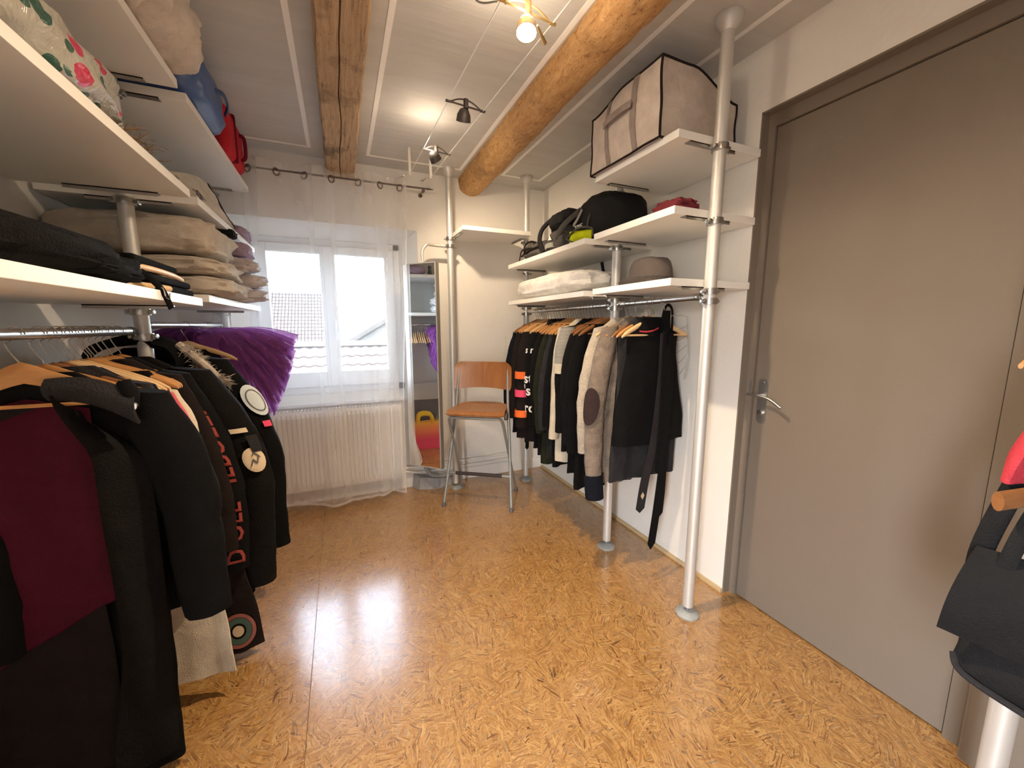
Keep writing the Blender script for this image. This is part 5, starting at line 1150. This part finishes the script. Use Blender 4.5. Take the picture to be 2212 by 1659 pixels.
nb_ = _n(nt,'ShaderNodeTexNoise', Scale=14.0, Detail=4.0, Distortion=1.5); Lk.new(tc_.outputs['Object'], nb_.inputs['Vector']); bp_ = _n(nt,'ShaderNodeBump', Strength=0.6, Distance=0.02); Lk.new(nb_.outputs['Fac'], bp_.inputs['Height']); Lk.new(bp_.outputs[0], b_.inputs['Normal'])
sp1 = empty('gift_bag', (-0.70,1.40,LT2)); tag(sp1, 'clear plastic bag with green and red spots on the left shelf', 'bag')
blob('film', pbm, sp1, (-0.71,1.36,LT2+0.095), (0.40,0.60,0.19), e=(0.65,0.6), amp=0.14, fr=2.0, seed=19, wr=0.03, wf=14)
blob('contents', cloth('dark_green_felt',(0.02,0.05,0.04)), sp1, (-0.72,1.13,LT2+0.15), (0.20,0.18,0.10), amp=0.2, seed=20, flat=False)
gs = empty('straw_skirt', (-0.56,1.62,LT2)); tag(gs, 'tangle of brown raffia strands on the left shelf edge', 'raffia')
sm2 = MB(); sr_ = random.Random(5)
for i in range(240):
    y0 = sr_.uniform(1.53,1.74); x0 = sr_.uniform(-0.70,-0.53); z0 = LT2+sr_.uniform(0.002,0.045)
    a = sr_.uniform(-0.6,0.9); l = sr_.uniform(0.03,0.10); p0 = Vector((x0,y0,z0)); p1 = p0 + Vector((sr_.uniform(-0.02,0.05), l*0.6*math.cos(a), sr_.uniform(0.0,0.03))); p2 = p1 + Vector((sr_.uniform(-0.01,0.015), l*0.5*math.cos(a+0.4), sr_.uniform(-0.02,0.03)))
    if p2.z < LT2+0.002: p2.z = LT2+0.002
    sm2.tube(bez(p0,p1,p2,4), 0.0011, 3, cap=False)
ss = obj('strands', sm2, mat('brown_raffia',(0.20,0.115,0.055),0.8,var=0.4,scale=60), gs); ss['kind'] = 'stuff'
blob('bundle', mat('dark_raffia_core',(0.13,0.075,0.04),0.9,var=0.4,scale=50,bump=0.6,bscale=90), gs, (-0.62,1.62,LT2+0.018), (0.16,0.22,0.036), amp=0.2, seed=22)
tb = empty('tote_bag', (-0.62,2.30,LT2)); tag(tb, 'white printed tote bag with a dark border, leaning on the left shelf', 'bag')
def tote(u, v):
    y = lerp(2.05,2.66,u); z = LT2+0.003 + lerp(0.0, lerp(0.10,0.21,sm(u*1.1)), v); x = -0.53 - 0.10*v - 0.03*math.sin(u*5) + 0.012*nz(u*4,v*3,0,1.5,3); return (x, y, z)
obj('bag_cloth', MB().sheet(tote, 24, 12, 0.012), cloth('white_tote_cotton',(0.62,0.58,0.52)), tb)
blob('filling', M_quilt, tb, (-0.68,2.30,LT2+0.055), (0.22,0.44,0.11), amp=0.15, seed=24)
obj('border', MB().sheet(lambda u, v: (lambda p: (p[0]+0.009, p[1], p[2]))(tote(lerp(0.955,1.0,u), v)), 4, 10, 0.004), cloth('dark_brown_border',(0.045,0.03,0.032)), tb)
obj('print', MB().grid(lambda u, v: (lambda p: (p[0]+0.0085, p[1], p[2]))(tote(lerp(0.18,0.50,u)+0.04*math.sin(v*4), lerp(0.10,0.80,v)*(0.6+0.4*math.sin(PI*u)))), 10, 8), mat('olive_brown_print',(0.13,0.105,0.055),0.8,var=0.5,scale=22), tb)
obj('lettering', (lambda r: MB().add([(lambda p: (p[0]+0.0095,p[1],p[2]))(tote(0.60 - v.x*1.2, 0.5+v.y*5)) for v in r[0]], r[1]))(text_mesh('RE', 0.07)), M_cap, tb, smooth=False)
# ornaments seen in the mirror
lv = tag(blob('folded_cloth', cloth('lavender_cotton',(0.42,0.33,0.45)), None, (-0.60,3.08,LT2+0.045), (0.20,0.26,0.09), amp=0.15, seed=26), 'folded lavender cloth on the left shelf, seen in the mirror', 'cloth')
cp_ = empty('ornament_pot', (-0.60,2.80,LT2)); tag(cp_, 'white pot holding a small dark figurine, seen in the mirror', 'pot')
obj('pot', MB().lathe([(0.03,0.0),(0.036,0.005),(0.045,0.09),(0.042,0.09),(0.034,0.012),(0.004,0.010)], 24, (-0.60,2.80,LT2)), M_upvc, cp_)
obj('figurine', MB().lathe([(0.018,0.012),(0.02,0.06),(0.012,0.085),(0.018,0.10),(0.020,0.115),(0.012,0.13),(0.002,0.134)], 14, (-0.60,2.80,LT2)), M_cap, cp_)
fg = empty('figurine', (-0.58,2.90,LT2)); tag(fg, 'small dark figurine beside the white pot, seen in the mirror', 'figurine')
obj('figure_body', MB().lathe([(0.02,0.0),(0.024,0.02),(0.014,0.06),(0.02,0.075),(0.019,0.09),(0.004,0.10)], 14, (-0.58,2.90,LT2)), M_cap, fg)
# ---------- left, lower shelves
jk = empty('jacket_heap', (-0.72,1.28,LT3a)); tag(jk, 'heap of black jackets with a strap hanging off the left shelf', 'jackets')
blob('heap', M_black2, jk, (-0.73,1.18,LT3a+0.055), (0.46,0.72,0.11), e=(0.6,0.6), amp=0.12, fr=2.2, seed=30, wr=0.02, wf=14)
blob('sleeve', M_black, jk, (-0.60,1.36,LT3a+0.04), (0.22,0.34,0.08), e=(0.7,0.7), amp=0.12, seed=31)
obj('strap', MB().tube(poly([(-0.58,1.47,LT3a+0.08),(-0.53,1.53,LT3a+0.05),(-0.50,1.57,LT3a+0.006),(-0.492,1.59,LT3a-0.03),(-0.49,1.605,LT3a-0.055)],6), 0.010, 8, sx=0.35), M_black, jk)
obj('zip_pull', MB().tube(poly([(-0.60,1.30,LT3a+0.10),(-0.575,1.34,LT3a+0.09),(-0.57,1.38,LT3a+0.07)],4), 0.005, 6), W_brown, jk)
for i, (z, m_, y0, y1, lb) in enumerate(((0.0, M_black, 1.60,1.94,'lowest pair of folded black trousers beside the jacket heap'),(0.028, M_black2, 1.56,1.95,'middle pair of folded black trousers beside the jacket heap'),(0.075, M_black, 1.52,1.86,'topmost folded black trousers beside the jacket heap'))):
    f = empty('folded_trousers', (-0.64,1.76,LT3a+z)); tag(f, lb, 'trousers', 'folded trousers on the left shelf')
    obj('cloth', MB().rbox((-0.86,y0,LT3a+z+0.001),(-0.515-0.01*i,y1,LT3a+z+0.025), 0.011, 4), m_, f)
hp_ = empty('flat_hanger', (-0.62,1.70,LT3a+0.055)); tag(hp_, 'pale hanger lying flat between the folded trousers', 'hanger')
obj('shoulder', MB().tube(poly([(-0.535,1.50,LT3a+0.062),(-0.525,1.62,LT3a+0.064),(-0.527,1.78,LT3a+0.063),(-0.54,1.90,LT3a+0.060)],6), 0.0095, 10), W_light, hp_)
hp2 = empty('flat_hanger', (-0.54,1.60,LT3a)); tag(hp2, 'pale hanger end with its hook over the shelf edge, under the trousers', 'hanger')
obj('shoulder', MB().tube(poly([(-0.60,1.50,LT3a+0.012),(-0.54,1.58,LT3a+0.012),(-0.512,1.68,LT3a+0.011)],5), 0.010, 10), W_light, hp2)
obj('hook', MB().tube(poly([(-0.512,1.57,LT3a+0.012),(-0.494,1.57,LT3a+0.004),(-0.490,1.575,LT3a-0.022),(-0.490,1.60,LT3a-0.026),(-0.491,1.61,LT3a-0.008)],5), 0.002, 6), M_chrome, hp2)
def quilt(name, label, x0, x1, y0, y1, z0, z1, m, seed, layers=2, amp=0.08, wr=0.03, group='folded bedding on the left shelf'):
    """folded quilt: stacked rounded layers joined by soft folds at the front"""
    t = empty(name, ((x0+x1)/2,(y0+y1)/2,z0)); tag(t, label, 'quilt', group); h = (z1-z0)/layers
    for i in range(layers):
        d = 0.018*math.sin(seed*2+i*2.1)
        blob('fold', m, t, ((x0+x1)/2+d,(y0+y1)/2+d*1.5,z0+h*(i+0.5)), ((x1-x0),(y1-y0),h*1.05), e=(0.5,0.42), amp=amp, fr=2.3, seed=seed+i*3, flat=(i==0), wr=wr, wf=13, n=84, m=34)
    return t
quilt('folded_quilt','thick lower cream quilt folded on the left shelf',-0.97,-0.435,2.09,2.66,LT3b+0.001,LT3b+0.165,M_quilt,33,2,0.09,0.03)
quilt('folded_quilt','upper cream quilt filling the space below the next shelf',-0.98,-0.455,2.08,2.62,LT3b+0.165,LT3b+0.325,M_quilt,37,1,0.09,0.035)
quilt('folded_blanket','rumpled pale lavender-white blanket at the window end of the quilts',-0.90,-0.40,2.65,2.86,LT3b+0.002,LT3b+0.24,cloth('pale_lilac_cotton',(0.68,0.64,0.66)),41,3,0.16,0.05)
lv2 = tag(blob('folded_cloth', bpy.data.materials['lavender_cotton'], None, (-0.56,2.74,LT3b+0.285), (0.24,0.22,0.085), amp=0.15, seed=44), 'lavender cloth on top of the blanket by the window', 'cloth')
bk = tag(blob('pouch', M_bp, None, (-0.535,2.58,LT3b+0.345), (0.12,0.10,0.045), amp=0.12, seed=45, flat=False), 'small black pouch resting on the quilts below the tote', 'pouch')
# ---------- shopping bag on the floor below the left rail, seen in the mirror
sg = empty('shopping_bag', (-0.78,2.98,0)); tag(sg, 'pink and yellow shopping bag on the floor, seen in the mirror', 'bag')
gm_, nt, b_ = newmat('pink_yellow_gradient_fabric'); tc_ = _n(nt,'ShaderNodeTexCoord'); sx_ = _n(nt,'ShaderNodeSeparateXYZ'); nt.links.new(tc_.outputs['Object'], sx_.inputs[0]); mr_ = _n(nt,'ShaderNodeMapRange'); mr_.inputs['From Max'].default_value = 0.40; nt.links.new(sx_.outputs['Z'], mr_.inputs['Value'])
rg_ = ramp(nt, [(0.25,(0.80,0.07,0.16)),(0.6,(0.90,0.28,0.10)),(0.9,(0.90,0.62,0.05))]); nt.links.new(mr_.outputs[0], rg_.inputs[0]); nt.links.new(rg_.outputs[0], b_.inputs['Base Color']); b_.inputs['Roughness'].default_value = 0.6
def sgf(u, v):
    a = 2*PI*u; ca, sa = math.cos(a), math.sin(a); f = lambda q: (abs(q)**0.45)*(1 if q >= 0 else -1); k = 1+0.06*v
    return (-0.78+0.10*f(ca)*(1-0.5*v)+0.012*nz(ca,v*3,sa,2,5), 2.98+0.20*f(sa)*k, 0.001+lerp(0,0.30,v)+0.02*nz(ca*2,sa*2,0,1,3)*v)
obj('bag_body', MB().loft([[sgf(k/40,j/9) for k in range(40)] for j in range(10)], True), gm_, sg)
for s_ in (-1,1): obj('handle', MB().tube(poly([(-0.78+0.05*s_,2.90,0.28),(-0.78+0.055*s_,2.92,0.38),(-0.78+0.055*s_,3.04,0.385),(-0.78+0.05*s_,3.07,0.28)],6), 0.018, 8, sx=0.25, up=(0,1,0)), gm_, sg)
